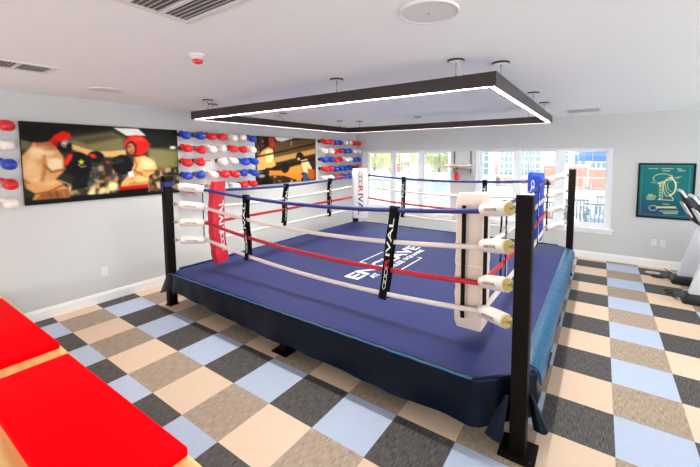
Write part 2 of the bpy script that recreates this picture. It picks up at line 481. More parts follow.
# canvas lettering, reading towards the window wall
mt = lambda x, y: frame_mtx((x, y, RZ+0.004), (0, 1, 0), (-1, 0, 0))
mb = MB()
mb.add(fit_text('ENCLAVE', 1.80, 0.205, 0.001, 0.006), mt(0.085, 2.085))
part('canvas_lettering', mb, M['print_white'], canvas, world=True, smooth=False)
mb = MB()
mb.add(fit_text('AT', 0.17, 0.085, 0.001, 0.002), mt(0.28, 1.42))
part('canvas_lettering', mb, M['print_white'], canvas, world=True, smooth=False)
mb = MB(); mb.add(fit_text('ALEE', 0.36, 0.085, 0.001, 0.002), mt(0.285, 1.995))
part('canvas_lettering', mb, M['print_white'], canvas, world=True, smooth=False)
mb = MB(); mb.add(fit_text('SQUARE', 0.62, 0.085, 0.001, 0.002), mt(0.285, 2.555))
part('canvas_lettering', mb, M['print_white'], canvas, world=True, smooth=False)
mb = MB(); mb.prism([(-0.205, 1.78), (-0.205, 2.42), (-0.188, 2.42), (-0.188, 1.797), (-0.08, 1.797), (-0.08, 1.78)], RZ+0.003, RZ+0.005)
part('logo_bracket', mb, M['print_white'], canvas, world=True, smooth=False)
mb = MB(); mb.prism([(0.462, 1.78), (0.462, 2.46), (0.38, 2.46), (0.38, 2.443), (0.445, 2.443), (0.445, 1.78)], RZ+0.003, RZ+0.005)
part('logo_bracket', mb, M['print_white'], canvas, world=True, smooth=False)

# deck below the canvas and legs with feet
mb = MB(); mb.prism([(x*0.985, 2.232+(y-2.232)*0.985) for x, y in canvas_poly], 0.33, RZ-0.03)
part('deck', mb, M['dark'], ring, world=True, smooth=False)
for x, y in ((-0.01, 0.17), (2.17, 1.5), (2.17, 3.0), (-1.98, 1.5), (-1.98, 3.0), (0.05, 4.28), (0.05, 2.2)):
    mb = MB(); mb.box(x-0.045, x+0.045, y-0.045, y+0.045, 0.012, 0.34)
    lg = part('leg', mb, M['post'], ring, world=True)
    mb = MB(); mb.box(x-0.105, x+0.105, y-0.105, y+0.105, 0.0, 0.014, 0.003)
    part('foot_plate', mb, M['post'], lg, world=True)

def resample(poly, step):
    out = []
    for (a, b) in zip(poly[:-1], poly[1:]):
        n = max(1, int(math.dist(a[:2], b[:2])/step))
        for k in range(n): out.append([a[i]+(b[i]-a[i])*k/n for i in range(len(a))])
    out.append(list(poly[-1])); return out
def skirt(poly, seed, fold=0.010):
    """poly: (x, y, bottom z, nx, ny, top z) along the edge"""
    r = random.Random(seed); ph = [r.uniform(0, 6.28) for _ in range(6)]
    pts = resample(poly, 0.03); rings = []; s = 0; prev = None
    for p in pts:
        x, y, zb, nx, ny, zt = p
        if prev: s += math.dist(prev, (x, y))
        prev = (x, y)
        w1 = sin(s*9+ph[0])*0.5+sin(s*21+ph[1])*0.35+sin(s*4.1+ph[2])*0.6
        w2 = sin(s*13+ph[3])*0.6+sin(s*5.3+ph[4])*0.7
        col = []
        for t in np.linspace(0, 1, 13):
            if t < 0.25:
                a = t/0.25*pi/2; off = -0.02+0.026*sin(a); z = zt-0.012-0.022*(1-cos(a))+0.012
            else:
                q = (t-0.25)/0.75; off = 0.006+0.016*q; z = zt-0.022+(zb-(zt-0.022))*q
                off += fold*(w1*q*(1-q)*2.2+w2*q*q)
                if t > 0.97: z += 0.008*w1
            z += 0.002*w1*(t < 0.3)
            col.append(Vector((x+nx*off, y+ny*off, z)))
        rings.append(col)
    mb = MB(); mb.rings(rings, close=False, cap=False)
    return mb
q = 0.7071
zt = RZ+0.003
front = [(-1.95, RY0, .25, 0, -1, zt), (-1.2, RY0, .215, 0, -1, zt), (-0.3, RY0, .165, 0, -1, zt), (0.8, RY0, .150, 0, -1, zt), (1.93, RY0, .14, 0, -1, zt), (1.985, RY0+0.02, .14, .3, -.9, zt), (2.03, RY0+0.065, .14, q, -q, zt), (2.285, RY0+0.32, .17, q, -q, zt)]
zs = RZ-0.075
side = [(RX1-0.012, RY0+0.345, .20, .9, -.3, zs), (RX1-.01, RY0+0.38, .22, 1, 0, zs), (RX1-.01, 2.2, .22, 1, 0, zs), (RX1-.01, RY1-0.23, .22, 1, 0, zs), (RX1-0.03, RY1-0.19, .22, .9, .3, zs), (RX1-0.13, RY1-0.09, .22, q, q, zs)]
back = [(RX1-cr, RY1, .2, 0, 1, zt), (RX0+cl, RY1, .2, 0, 1, zt)]
left = [(RX0+cl, RY1, .2, -q, q, zt), (RX0, RY1-cl, .2, -1, 0, zt), (RX0, RY0+cl, .2, -1, 0, zt), (RX0+cl, RY0, .2, -q, -q, zt)]
for k, (pl, sd) in enumerate(((front, 1), (side, 2), (back, 3), (left, 4))):
    part('side_skirt', skirt(pl, sd), M['skirt'], ring, world=True, angle=80, recalc=False)
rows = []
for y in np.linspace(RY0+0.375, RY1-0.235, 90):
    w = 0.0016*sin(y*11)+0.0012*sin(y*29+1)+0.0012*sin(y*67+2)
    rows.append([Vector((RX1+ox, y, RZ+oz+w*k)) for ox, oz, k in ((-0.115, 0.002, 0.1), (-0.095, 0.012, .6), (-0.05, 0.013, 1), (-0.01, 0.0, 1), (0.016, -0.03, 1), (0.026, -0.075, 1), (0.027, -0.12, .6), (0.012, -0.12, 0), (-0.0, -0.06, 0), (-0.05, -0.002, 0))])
mb = MB(); mb.rings(rows); part('lit_edge_padding', mb, M['lit_teal_satin'], ring, world=True, angle=70)  # edge band of the skirt, light falling on it painted as lighter teal
# fabric lapped round the post beside the red pad
lap = [(-1.97, RY0, .25, 0, -1, zt), (-2.04, RY0-0.012, .235, 0, -1, zt-0.015), (-2.105, RY0-0.015, .21, -.1, -1, zt-0.075), (-2.17, RY0-0.012, .185, -.2, -1, zt-0.165), (-2.235, RY0-0.01, .16, -.4, -1, zt-0.25), (-2.275, RY0, .15, -.6, -1, zt-0.30)]
part('corner_lap', skirt(lap, 9, 0.004), M['skirt'], ring, world=True, angle=80, recalc=False)
# teal binding along the edges
for pts in ([(-1.95, RY0-0.004, zt-0.008), (1.93, RY0-0.004, zt-0.008)], [(RX0+cl, RY1, zt), (RX1-cr, RY1, zt)], [(RX0, RY0+cl, zt), (RX0, RY1-cl, zt)]):
    a, b = pts; n = 60
    mb = MB(); mb.tube([(a[0]+(b[0]-a[0])*k/n, a[1]+(b[1]-a[1])*k/n, a[2]+0.0022*sin(k*1.7)+0.0015*sin(k*3.1)) for k in range(n+1)], 0.007, 6)
    part('edge_binding', mb, M['piping'], ring, world=True)
# loose tie-flap hanging by the near post
mb = MB()
A = [Vector((2.25, 0.25, 0.41)), Vector((2.29, 0.235, 0.37)), Vector((2.345, 0.21, 0.29)), Vector((2.395, 0.185, 0.225))]
B = [Vector((2.25, 0.24, 0.37)), Vector((2.265, 0.225, 0.33)), Vector((2.29, 0.19, 0.25)), Vector((2.31, 0.16, 0.19))]
rows = []
for k in range(13):
    t = k/12*3; i = min(2, int(t)); f = t-i
    a = A[i].lerp(A[i+1], f); b = B[i].lerp(B[i+1], f)
    rows.append([a.lerp(b, s)+Vector((0.02, -0.03, 0))*sin(pi*s)*(0.3+k/12) for s in np.linspace(0, 1, 7)]+[a.lerp(b, s)+Vector((-0.004, 0.006, -0.004)) for s in np.linspace(1, 0, 7)])
mb.rings(rows, True, True)
part('corner_flap', mb, M['skirt'], ring, world=True, angle=60)
mb = MB()
rows = []
for k in range(9):
    t = k/8
    a = Vector((2.140, 0.10, 0.405)).lerp(Vector((2.03, 0.015, 0.145)), t); b = Vector((2.160, 0.105, 0.40)).lerp(Vector((2.137, 0.03, 0.105)), t)
    rows.append([a.lerp(b, u)+Vector((0, -0.012, 0))*sin(pi*u)*t for u in np.linspace(0, 1, 5)]+[a.lerp(b, u)+Vector((0, 0.005, 0)) for u in np.linspace(1, 0, 5)])
mb.rings(rows)
part('corner_flap', mb, M['skirt'], ring, world=True)

# posts
def make_post(loc, label, h=1.735, plate=True, dz=0.0):
    t = thing('ring_corner_post', label, 'ring post', loc, 0, 'ring corner posts')
    mb = MB(); mb.box(-0.05, 0.05, -0.05, 0.05, 0.008, h, 0.004)
    part('post', mb, M['post'], t)
    mb = MB(); mb.box(-0.051, 0.051, -0.051, 0.051, h-0.002, h+0.006, 0.003)
    part('end_cap', mb, M['black'], t)
    mb = MB()
    if plate: mb.box(-0.11, 0.115, -0.115, 0.11, 0, 0.012, 0.003)
    else: mb.box(-0.06, 0.06, -0.06, 0.06, 0, 0.012, 0.003)
    bp = part('base_plate', mb, M['post'], t)
    if plate:
        for sx, sy in ((-.085, -.085), (.085, -.085), (.085, .085), (-.085, .085)):
            mb = MB(); mb.cyl((sx, sy, 0.012), (sx, sy, 0.02), 0.009, seg=6)
            part('bolt', mb, M['steel'], bp)
    return t
make_post(PN, 'black ring corner post bolted through a square base plate, beside the strapped cream pad', 1.735)
make_post(PL, 'black ring corner post wrapped by navy skirt, beside the red corner pad', 1.735, False)
make_post(PF, 'black ring corner post behind the pale grey logo pad, at the room corner', 1.745, False)
make_post(PR, 'black ring corner post in front of the larger window, beside the blue corner pad', 1.755, False)
# blue tape knot on the top of the post beside the red pad
mb = MB()
for a in ((-2.187, -2.181, 0.058, 0.172), (-2.079, -2.073, 0.058, 0.172), (-2.181, -2.079, 0.058, 0.064), (-2.181, -2.079, 0.166, 0.172)): mb.box(*a, 1.60, 1.66)
mb.tube([(-2.13, 0.055, 1.64), (-2.10, 0.03, 1.60), (-2.09, 0.04, 1.54)], 0.012, 8)
single('tape_wrap', mb, M['rope_blue'], 'blue tape wrapped near the top of the skirt-wrapped black post', 'tape', org=(-2.13, 0.115, 1.6))

# rope corner points and heights (top to bottom)
JL = (-1.795, 0.445); JN = (1.875, 0.455); JF = (-1.80, 4.065); JR = (1.885, 4.06)
ZPOST = {'L': (1.600, 1.364, 1.123, .880), 'N': (1.640, 1.380, 1.114, .845), 'F': (1.64, 1.40, 1.15, .88), 'R': (1.668, 1.408, 1.161, .880)}
ZJ = {'L': (1.542, 1.300, 1.092, .860), 'N': (1.565, 1.285, 1.000, .775), 'F': (1.60, 1.355, 1.115, .86), 'R': (1.578, 1.320, 1.068, .800)}
POSTS = {'L': PL, 'N': PN, 'F': PF, 'R': PR}; JS = {'L': JL, 'N': JN, 'F': JF, 'R': JR}
ORD = ('topmost', 'second from the top', 'third from the top', 'lowest')

# padded turnbuckle, running along +X from the post eye to the rope joint
def make_turnbuckle():
    t = thing('turnbuckle', 'x', 'turnbuckle', (0, 0, 0), 0, 'padded turnbuckles')
    mb = MB()
    R0 = 0.052
    rings = []
    for x, r in ((0.085, R0*0.9), (0.090, R0), (0.20, R0*1.04), (0.30, R0), (0.365, R0*0.97), (0.382, R0*0.86), (0.39, R0*0.55)):
        rings.append([Vector((x, r*cos(a), r*sin(a))) for a in np.linspace(0, 2*pi, 25)[:-1]])
    mb.rings(rings)
    part('cover', mb, M['white_vinyl'], t)
    mb = MB(); mb.cyl((0.076, 0, 0), (0.0855, 0, 0), R0*0.88, R0*0.9, 24); part('foam_end', mb, M['foam'], t)
    mb = MB()
    mb.cyl((0.0, 0, 0), (0.08, 0, 0), 0.007, seg=10)
    mb.tube([(0.025+0.018*cos(a), 0, 0.018*sin(a)) for a in np.linspace(0, 2*pi, 17)], 0.006, 8)
    mb.cyl((-0.02, 0, 0), (0.012, 0, 0), 0.011, seg=8)
    part('eye_bolt', mb, M['steel'], t)
    mb = MB(); mb.cyl((0.385, 0, 0), (0.425, 0, 0), 0.012, seg=10)
    mb.tube([(0.432+0.018*cos(a), 0.018*sin(a), 0) for a in np.linspace(0, 2*pi, 17)], 0.006, 8)
    part('rope_hook', mb, M['steel'], t)
    # printed word wrapped on the cover, on both flanks
    mb = logo_mb(0.15, 0.022, 0, 1, 0, 0.0004, 0.02, rings=True)
    for sgn in (-1, 1):
        out = MB(); vm = {}
        for v in mb.bm.verts:
            ang = v.co.y/R0 + (0 if sgn > 0 else 0)
            rr = R0*1.045+0.0006+v.co.z
            x = 0.225 + sgn*(-v.co.x) if sgn > 0 else 0.225+v.co.x
            vm[v] = out.bm.verts.new((x, sgn*rr*cos(ang), rr*sin(ang)))
        for f in mb.bm.faces:
            try:
                nf = out.bm.faces.new([vm[v] for v in f.verts]); nf.material_index = f.material_index
            except ValueError: pass
        part('cover_lettering', out, [M['print_black'], M['print_red']], t, smooth=False)
    return t
tb0 = make_turnbuckle()
first = True
TB_WHERE = {'L': 'beside the red corner pad', 'N': 'beside the cream corner pad',
            'F': 'behind the pale grey corner pad', 'R': 'beside the blue corner pad'}
for c in 'NLRF':
    P = POSTS[c]; J = JS[c]
    for k in range(4):
        d = Vector((J[0]-P.x, J[1]-P.y, ZJ[c][k]-ZPOST[c][k]))
        t = tb0 if first else copy_tree(tb0); first = False
        dh = Vector((d.x, d.y, 0)).normalized()
        t.location = (P.x+dh.x*0.068, P.y+dh.y*0.068, ZPOST[c][k])
        t.rotation_euler = (0, -math.atan2(d.z, math.hypot(d.x, d.y)), math.atan2(d.y, d.x))
        t['label'] = 'white padded turnbuckle, %s of four %s' % (ORD[k], TB_WHERE[c])
# ropes
RM = (M['rope_blue'], M['rope_white'], M['rope_red'], M['rope_white']); RC = ('blue', 'white', 'red', 'white')
RO = ('top', 'second', 'third', 'bottom')
MID = {('L', 'N'): (1.475, 1.19, .955, .72), ('L', 'F'): (1.495, 1.285, 1.10, .85), ('F', 'R'): (1.515, 1.25, 1.0, .765), ('N', 'R'): (1.52, 1.25, .985, .745)}
SIDE = {('L', 'N'): 'between red pad and cream pad', ('L', 'F'): 'between red pad and pale grey pad',
        ('F', 'R'): 'between pale grey pad and blue pad', ('N', 'R'): 'between cream pad and blue pad'}
ROPEZ = {}
for (a, b), mid in MID.items():
    for k in range(4):
        A = Vector((*JS[a], ZJ[a][k])); B = Vector((*JS[b], ZJ[b][k]))
        def rp(t, A=A, B=B, m=mid[k]):
            p = A.lerp(B, t); s = m-(A.z+B.z)/2
            return p+Vector((0, 0, s*(1-(2*t-1)**2)))
        ROPEZ[a, b, k] = rp
        mb = MB(); mb.tube([rp(t) for t in np.linspace(-0.004, 1.004, 41)], 0.0205, 12)
        mb.ell(A, (0.024, 0.024, 0.024), u=12, v=8); mb.ell(B, (0.024, 0.024, 0.024), u=12, v=8)
        ct = A.lerp(B, .5)
        single('ring_rope', mb, RM[k], '%s ring rope, %s of four, %s' % (RC[k], RO[k], SIDE[a, b]), 'ring rope', 'boxing ring ropes', org=(ct.x, ct.y, ct.z))
# corner webbing straps linking the four rope joints
CS = {'L': 'beside the red corner pad', 'N': 'by the cream pad and base-plate post', 'F': 'behind the pale grey logo pad', 'R': 'beside the blue corner pad'}
for c in 'LNFR':
    J = JS[c]; P = POSTS[c]
    d = Vector((P.x-J[0], P.y-J[1], 0)).normalized()
    mb = MB(); rows = []
    t_ = Vector((-d.y, d.x, 0))
    zs = [ZJ[c][0]+0.04]+list(ZJ[c])+[ZJ[c][3]-0.045]
    for i in range(len(zs)-1):
        for s in np.linspace(0, 1, 6)[:-1]:
            z = zs[i]+(zs[i+1]-zs[i])*s
            bul = 0.032
            o = Vector((J[0], J[1], z))+d*bul
            rows.append([o+t_*0.017, o-t_*0.017, o-t_*0.017+d*0.004, o+t_*0.017+d*0.004])
    mb.rings(rows)
    single('corner_webbing_strap', mb, M['strap'], 'black webbing strap tying the four rope joints together %s' % CS[c], 'strap', 'rope joint straps', org=(J[0], J[1], ZJ[c][3]))

# rope spacer straps with the printed word
def spacer(a, b, t, face, label, tilt=0.0, wob=0.0, w=0.040):
    """face: outward horizontal normal of the printed side"""
    n = Vector((*face, 0)); side = Vector((-n.y, n.x, 0))
    pts = [ROPEZ[a, b, k](t+tilt*(1.5-k)/3) for k in range(4)]
    top = pts[0]+Vector((0, 0, 0.03)); bot = pts[3]-Vector((0, 0, 0.045))
    key = [top]+pts+[bot]; path = []
    for i in range(len(key)-1):
        for s in np.linspace(0, 1, 8, endpoint=False):
            path.append(key[i].lerp(key[i+1], s)+side*wob*sin((i+s)*2.3))
    path.append(bot)
    mb = MB()
    def off(i):
        z = path[i].z
        return max(0.024 if min(abs(z-p.z) for p in pts) < 0.05 else 0.020, 0)
    rows = []
    for i, p in enumerate(path):
        rows.append([p+n*off(i)+side*w, p+n*off(i)-side*w, p+n*(off(i)+0.005)-side*w, p+n*(off(i)+0.005)+side*w])
    mb.rings(rows)
    # back ply and wrap over the top rope
    rows = []
    for i, p in enumerate(path):
        rows.append([p-n*off(i)+side*w, p-n*off(i)-side*w, p-n*(off(i)+0.004)-side*w, p-n*(off(i)+0.004)+side*w])
    mb.rings(rows)
    rows = []
    for s in np.linspace(0, pi, 9):
        c = top-Vector((0, 0, 0.004))
        o1 = n*(0.027*cos(s))+Vector((0, 0, 0.012*sin(s))); o2 = n*(0.020*cos(s))+Vector((0, 0, 0.006*sin(s)))
        rows.append([c+o1+side*w, c+o1-side*w, c+o2-side*w, c+o2+side*w])
    mb.rings(rows)
    o = single('rope_spacer_strap', mb, M['strap'], label, 'strap', 'printed rope spacer straps', org=tuple(bot))
    # lettering reading upwards
    L = (top-bot).length; lm = logo_mb(L*0.50, w*1.05, 0, 1, 0, 0.0006, 0.02)
    ax = Vector((0, 0, 1))
    lb = MB()
    vm = {}
    for v in lm.bm.verts:
        f = 0.50+v.co.x/L
        i = (1-f)*(len(path)-1); i0 = max(0, min(len(path)-2, int(i))); fr = i-i0
        p = path[i0].lerp(path[i0+1], fr)
        vm[v] = lb.bm.verts.new(p+n*(0.0305+v.co.z)+side*(-v.co.y)*(-1 if False else 1)*1.0)
    for f in lm.bm.faces:
        try:
            nf = lb.bm.faces.new([vm[v] for v in f.verts]); nf.material_index = f.material_index
        except ValueError: pass
    lm.bm.free()
    part('strap_lettering', lb, [M['print_white'], M['print_red']], o, world=True, smooth=False)
    return o
spacer('L', 'N', 0.775, (0, -1), 'black printed strap on the front ropes, in front of the canvas lettering', tilt=0.030, wob=0.004)
spacer('L', 'N', 0.233, (0, -1), 'black twisted printed strap on the front ropes, closer to the red pad', tilt=-0.004, wob=0.012, w=0.036)
spacer('L', 'F', 0.395, (1, 0), 'black printed strap on the glove-wall ropes, closer to the red pad', tilt=0.02, wob=0.012, w=0.036)
spacer('L', 'F', 0.72, (1, 0), 'black printed strap on the glove-wall ropes, closer to the pale grey pad', tilt=0.01, wob=0.010, w=0.036)
spacer('F', 'R', 0.30, (0, -1), 'black printed strap on the window-wall ropes, before the window beside the room corner', tilt=0.006, w=0.036)
spacer('F', 'R', 0.735, (0, -1), 'black printed strap on the window-wall ropes, before the larger window beside blue pad', tilt=0.006, w=0.036)
spacer('N', 'R', 0.195, (1, 0), 'black twisted printed strap on machine-side ropes, just behind the base-plate post', tilt=0.0, wob=0.014, w=0.03)
spacer('N', 'R', 0.74, (1, 0), 'black twisted printed strap on machine-side ropes, in front of the blue pad', tilt=0.0, wob=0.014, w=0.03)

# corner pads: wedge cushions standing inside the rope corners
def pad(corner, sx, sy, leg, z0, z1, m, label, logo, bow=0.0, th=0.10, straps=False, legx=None):
    lx = legx or leg
    cx, cy = corner
    g = thing('corner_pad', label, 'corner pad', (cx, cy, z0), 0, 'ring corner pads')
    def ringat(z, grow, shift):
        a = leg
        pts = [(0, 0), (lx, 0), (lx, th*0.55), (th*0.55, a), (0, a)]
        c = Vector((a*0.36, a*0.36, 0))
        out = []
        for u, v in pts:
            p = Vector((u, v, 0)); p = c+(p-c)*grow
            out.append(Vector((cx+sx*(p.x+shift), cy+sy*(p.y+shift), z)))
        return out
    mb = MB(); rows = []
    for t in np.linspace(0, 1, 25):
        grow = 1.0
        e = min(t, 1-t)
        if e < 0.02: grow = 0.90+0.1*math.sqrt(e/0.02)
        grow += 0.008*sin(t*37)+0.006*sin(t*61+1)
        rows.append(ringat(z0+(z1-z0)*t, grow, bow*(1-(2*t-1)**2)*-1+bow*0.5))
    mb.rings(rows)
    bm = mb.bm
    vert = [e for e in bm.edges if abs(e.verts[0].co.z-e.verts[1].co.z) > 0.02 and (e.verts[0].co-e.verts[1].co).xy.length < 0.02]
    bmesh.ops.bevel(bm, geom=vert, offset=0.018, segments=2, profile=0.5, affect='EDGES')
    body = part('cushion', mb, m, g, world=True, angle=50)
    # word on the inner face
    n = Vector((sx*(a_ := leg-th*.55), sy*(lx-th*.55), 0)).normalized(); side = Vector((-n.y, n.x, 0))
    mid = Vector((cx+sx*(lx+th*.55)/2, cy+sy*(leg+th*.55)/2, (z0+z1)/2))
    if logo:
        lm = logo_mb((z1-z0)*logo[1], leg*0.42, 0, 1, 2, 0.002, 0.015)
        rd = logo[3]
        X = Vector((0, 0, rd)); Y = n.cross(X)
        for v in lm.bm.verts:
            zz = mid.z+rd*v.co.x+logo[2]
            t = (zz-z0)/(z1-z0)
            s = bow*(1-(2*t-1)**2)*-1+bow*0.5
            p = mid+Vector((sx*s, sy*s, 0))+Y*v.co.y+n*(0.004+v.co.z); p.z = zz
            v.co = p
        part('pad_lettering', lm, logo[0], g, world=True, smooth=False)
    if straps:
        for (ox, oy) in straps:
            mb = MB()
            if oy is None:
                x = cx+sx*ox; mb.box(x-0.017, x+0.017, cy-0.036, cy-0.030, z0+0.10, z1-0.09, 0.002)
            part('pad_strap', mb, M['strap'], g, world=True)
        mb = MB(); mb.box(cx-leg*0.98, cx+0.002, cy-0.004, cy+0.004, (z0+z1)/2-0.03, (z0+z1)/2-0.022)
        part('pad_seam', mb, M['white_vinyl'], g, world=True)
    return g
pad((1.865, 0.505), -1, 1, 0.225, 0.575, 1.685, M['tan_vinyl'], 'cream corner pad with black straps, inside the ropes next to the base-plate post', ([M['print_black'], M['print_red'], M['print_black']], 0.8, 0.0, 1), straps=[(0.145, None)])
pad((-1.772, 0.476), 1, 1, 0.225, 0.545, 1.655, M['red_vinyl'], 'red corner pad with white lettering, bowed inside the ropes', ([M['print_white'], M['print_white'], M['print_white']], 0.62, -0.05, 1), bow=0.03, legx=0.125)
pad((-1.79, 4.05), 1, -1, 0.255, 0.66, 1.73, M['grey_vinyl'], 'pale grey corner pad with rings and red and black lettering, at the room corner', ([M['print_black'], M['print_red'], M['print_black']], 0.86, 0.0, -1))
pad((1.87, 4.045), -1, -1, 0.25, 0.645, 1.715, M['blue_vinyl'], 'blue corner pad with white lettering, inside the ropes before the larger window', ([M['print_white'], M['print_white'], M['print_white']], 0.8, -0.03, -1))

# ------------------------------------------------------------------ pendant light frame
lamp = thing('pendant_light_frame', 'large rectangular dark bronze pendant light frame with glowing underside, hung above the ring', 'light fixture', (-0.07, 2.2, 2.495))
LX0, LX1, LY0, LY1, LZ0, LZ1, LW = -2.07, 1.945, 0.45, 4.03, 2.497, 2.603, 0.075
sides = [(LX0, LX1, LY0, LY0+LW), (LX0, LX1, LY1-LW, LY1), (LX0, LX0+LW, LY0+LW, LY1-LW), (LX1-LW, LX1, LY0+LW, LY1-LW)]
for a, b, c, d in sides:
    mb = MB()
    lipz = 0.012
    mb.box(a, b, c, d, LZ0+0.005, LZ1)
    if b-a > d-c:
        mb.box(a, b, c, c+0.02, LZ0, LZ0+0.006); mb.box(a, b, d-0.02, d, LZ0, LZ0+0.006)
        e = (a+LW*0.3, b-LW*0.3, c+0.022, d-0.022)
    else:
        mb.box(a, a+0.02, c, d, LZ0, LZ0+0.006); mb.box(b-0.02, b, c, d, LZ0, LZ0+0.006)
        e = (a+0.022, b-0.022, c, d)
    bp = part('beam', mb, M['bronze'], lamp, world=True, smooth=False)
    mb = MB(); mb.box(e[0], e[1], e[2], e[3], LZ0+0.0042, LZ0+0.0055)
    part('light_diffuser', mb, M['led'], bp, world=True, smooth=False)
for x, y in ((-1.72, 0.485), (-2.02, 0.75), (0.44, 0.485), (1.63, 0.485), (1.905, 0.76), (1.905, 2.4), (1.905, 3.35), (1.60, 3.99), (-1.72, 3.99), (-2.03, 3.7), (-0.35, 3.99), (-2.03, 2.1)):
    mb = MB(); mb.lathe([(0.0005, ZC-0.014), (0.058, ZC-0.014), (0.064, ZC-0.009), (0.064, ZC), (0.0005, ZC)], (x, y, 0), 28)
    cp = part('canopy_disc', mb, M['trim'], lamp, world=True)
    mb = MB(); mb.rings([[Vector((x+r*cos(a), y+r*sin(a), z)) for a in np.linspace(0, 2*pi, 33)[:-1]] for r, z in ((0.059, ZC-0.0145), (0.066, ZC-0.011), (0.066, ZC-0.001), (0.060, ZC-0.001))], True, False)
    part('canopy_rim', mb, M['bronze'], cp, world=True)
    mb = MB(); mb.cyl((x, y, LZ1-0.005), (x, y, ZC-0.012), 0.003, seg=8); mb.cyl((x, y, LZ1), (x, y, LZ1+0.03), 0.007, seg=8); mb.cyl((x, y, ZC-0.05), (x, y, ZC-0.012), 0.007, seg=8)
    part('suspension_cable', mb, M['steel'], cp, world=True)
    if (x, y) in ((0.44, 0.485), (1.63, 0.485), (-1.72, 3.99)):
        mb = MB(); mb.tube([(x+0.02+0.06*t, y, ZC-0.012-0.125*t+0.03*sin(pi*t)*-1) for t in np.linspace(0, 1, 9)], 0.0022, 6)
        part('power_lead', mb, M['cordw'], cp, world=True)

# ------------------------------------------------------------------ ceiling fittings
def grille(name, label, cat, x0, x1, y0, y1, bars_y=(), slat='x', bars_x=(), pitch=0.022):
    g = thing(name, label, cat, ((x0+x1)/2, (y0+y1)/2, ZC-0.01), 0, 'ceiling air grilles')
    z = ZC
    mb = MB(); b = 0.03
    for a in ((x0, x1, y0, y0+b), (x0, x1, y1-b, y1), (x0, x0+b, y0+b, y1-b), (x1-b, x1, y0+b, y1-b)): mb.box(*a, z-0.012, z, 0.003)
    for y in bars_y: mb.box(x0+b, x1-b, y-0.012, y+0.012, z-0.012, z)
    for x in bars_x: mb.box(x-0.012, x+0.012, y0+b, y1-b, z-0.012, z)
    part('grille_frame', mb, M['vent'], g, world=True, smooth=False)
    mb = MB(); mb.box(x0+b, x1-b, y0+b, y1-b, z-0.001, z+0.001); part('duct_opening', mb, M['vent_dark'], g, world=True, smooth=False)
    mb = MB()
    if slat == 'x':
        y = y0+b+pitch/2
        while y < y1-b:
            mb.rings([[Vector((x, y-0.004, z-0.011)), Vector((x, y+0.002, z-0.002)), Vector((x, y+0.004, z-0.002)), Vector((x, y-0.002, z-0.011))] for x in (x0+b, x1-b)]); y += pitch
    else:
        x = x0+b+pitch/2
        while x < x1-b:
            mb.rings([[Vector((x-0.004, y, z-0.011)), Vector((x+0.002, y, z-0.002)), Vector((x+0.004, y, z-0.002)), Vector((x-0.002, y, z-0.011))] for y in (y0+b, y1-b)]); x += pitch
    part('louvre_slats', mb, M['vent'], g, world=True, smooth=False)
    return g
grille('return_air_grille', 'large white square air grille with crossbars, overhead near the red fire strobe', 'vent', 0.66, 1.27, -1.74, -1.125, (-1.29, -1.45, -1.60), 'x', (), 0.026)
grille('supply_air_register', 'white rectangular ceiling register above the glove wall, by the flat round speaker', 'vent', -1.52, -1.19, -1.85, -1.19, (-1.42, -1.63), 'x', ())
grille('supply_air_register', 'small white ceiling register close to the window wall, beyond the light frame', 'vent', 2.07, 2.57, 4.47, 4.93, (4.70,), 'x', ())
def speaker(x, y, r, label, dark=False):
    g = thing('ceiling_speaker', label, 'ceiling speaker', (x, y, ZC-0.01), 0, 'round ceiling speakers')
    mb = MB(); mb.lathe([(r*0.90, ZC), (r*0.90, ZC-0.010), (r*0.97, ZC-0.012), (r, ZC-0.006), (r, ZC)], (x, y, 0), 40)
    part('rim', mb, M['vent'], g, world=True)
    mb = MB(); mb.lathe([(0.0005, ZC-0.008), (r*0.91, ZC-0.008), (r*0.91, ZC-0.002), (0.0005, ZC-0.002)], (x, y, 0), 40)
    part('speaker_mesh', mb, M['vent'], g, world=True)
    mb = MB(); mb.cyl((x, y, ZC-0.012), (x, y, ZC-0.007), 0.007, seg=10); part('centre_screw', mb, M['steel'], g, world=True)
speaker(1.83, -0.50, 0.155, 'large flat round ceiling speaker with centre screw, in front of the light frame')
speaker(-1.985, -0.565, 0.165, 'flat round ceiling speaker near the glove wall, above the big sparring photo')
g = thing('ceiling_fire_strobe', 'small white cone fire strobe with red lens on the ceiling', 'fire alarm', (0.11, -0.745, ZC-0.09))
mb = MB(); mb.lathe([(0.0005, ZC), (0.062, ZC), (0.062, ZC-0.006), (0.030, ZC-0.038), (0.0005, ZC-0.038)], (0.11, -0.745, 0)); part('cone_base', mb, M['vent'], g, world=True)
mb = MB(); mb.lathe([(0.0005, ZC-0.036), (0.034, ZC-0.036), (0.038, ZC-0.045), (0.034, ZC-0.058), (0.020, ZC-0.066), (0.0005, ZC-0.067)], (0.11, -0.745, 0)); part('red_lens', mb, M['strobe_red'], g, world=True)

# ------------------------------------------------------------------ prints on walls
def homog(src):
    A = []; dst = [(0, 0), (1, 0), (1, 1), (0, 1)]
    for (x, y), (u, v) in zip(src, dst):
        A.append([x, y, 1, 0, 0, 0, -u*x, -u*y, u]); A.append([0, 0, 0, x, y, 1, -v*x, -v*y, v])
    A = np.array(A, float); h = np.linalg.solve(A[:, :8], A[:, 8]); H = np.append(h, 1).reshape(3, 3)
    def f(p):
        q = H @ np.array([p[0], p[1], 1.0]); return (q[0]/q[2], q[1]/q[2])
    return f

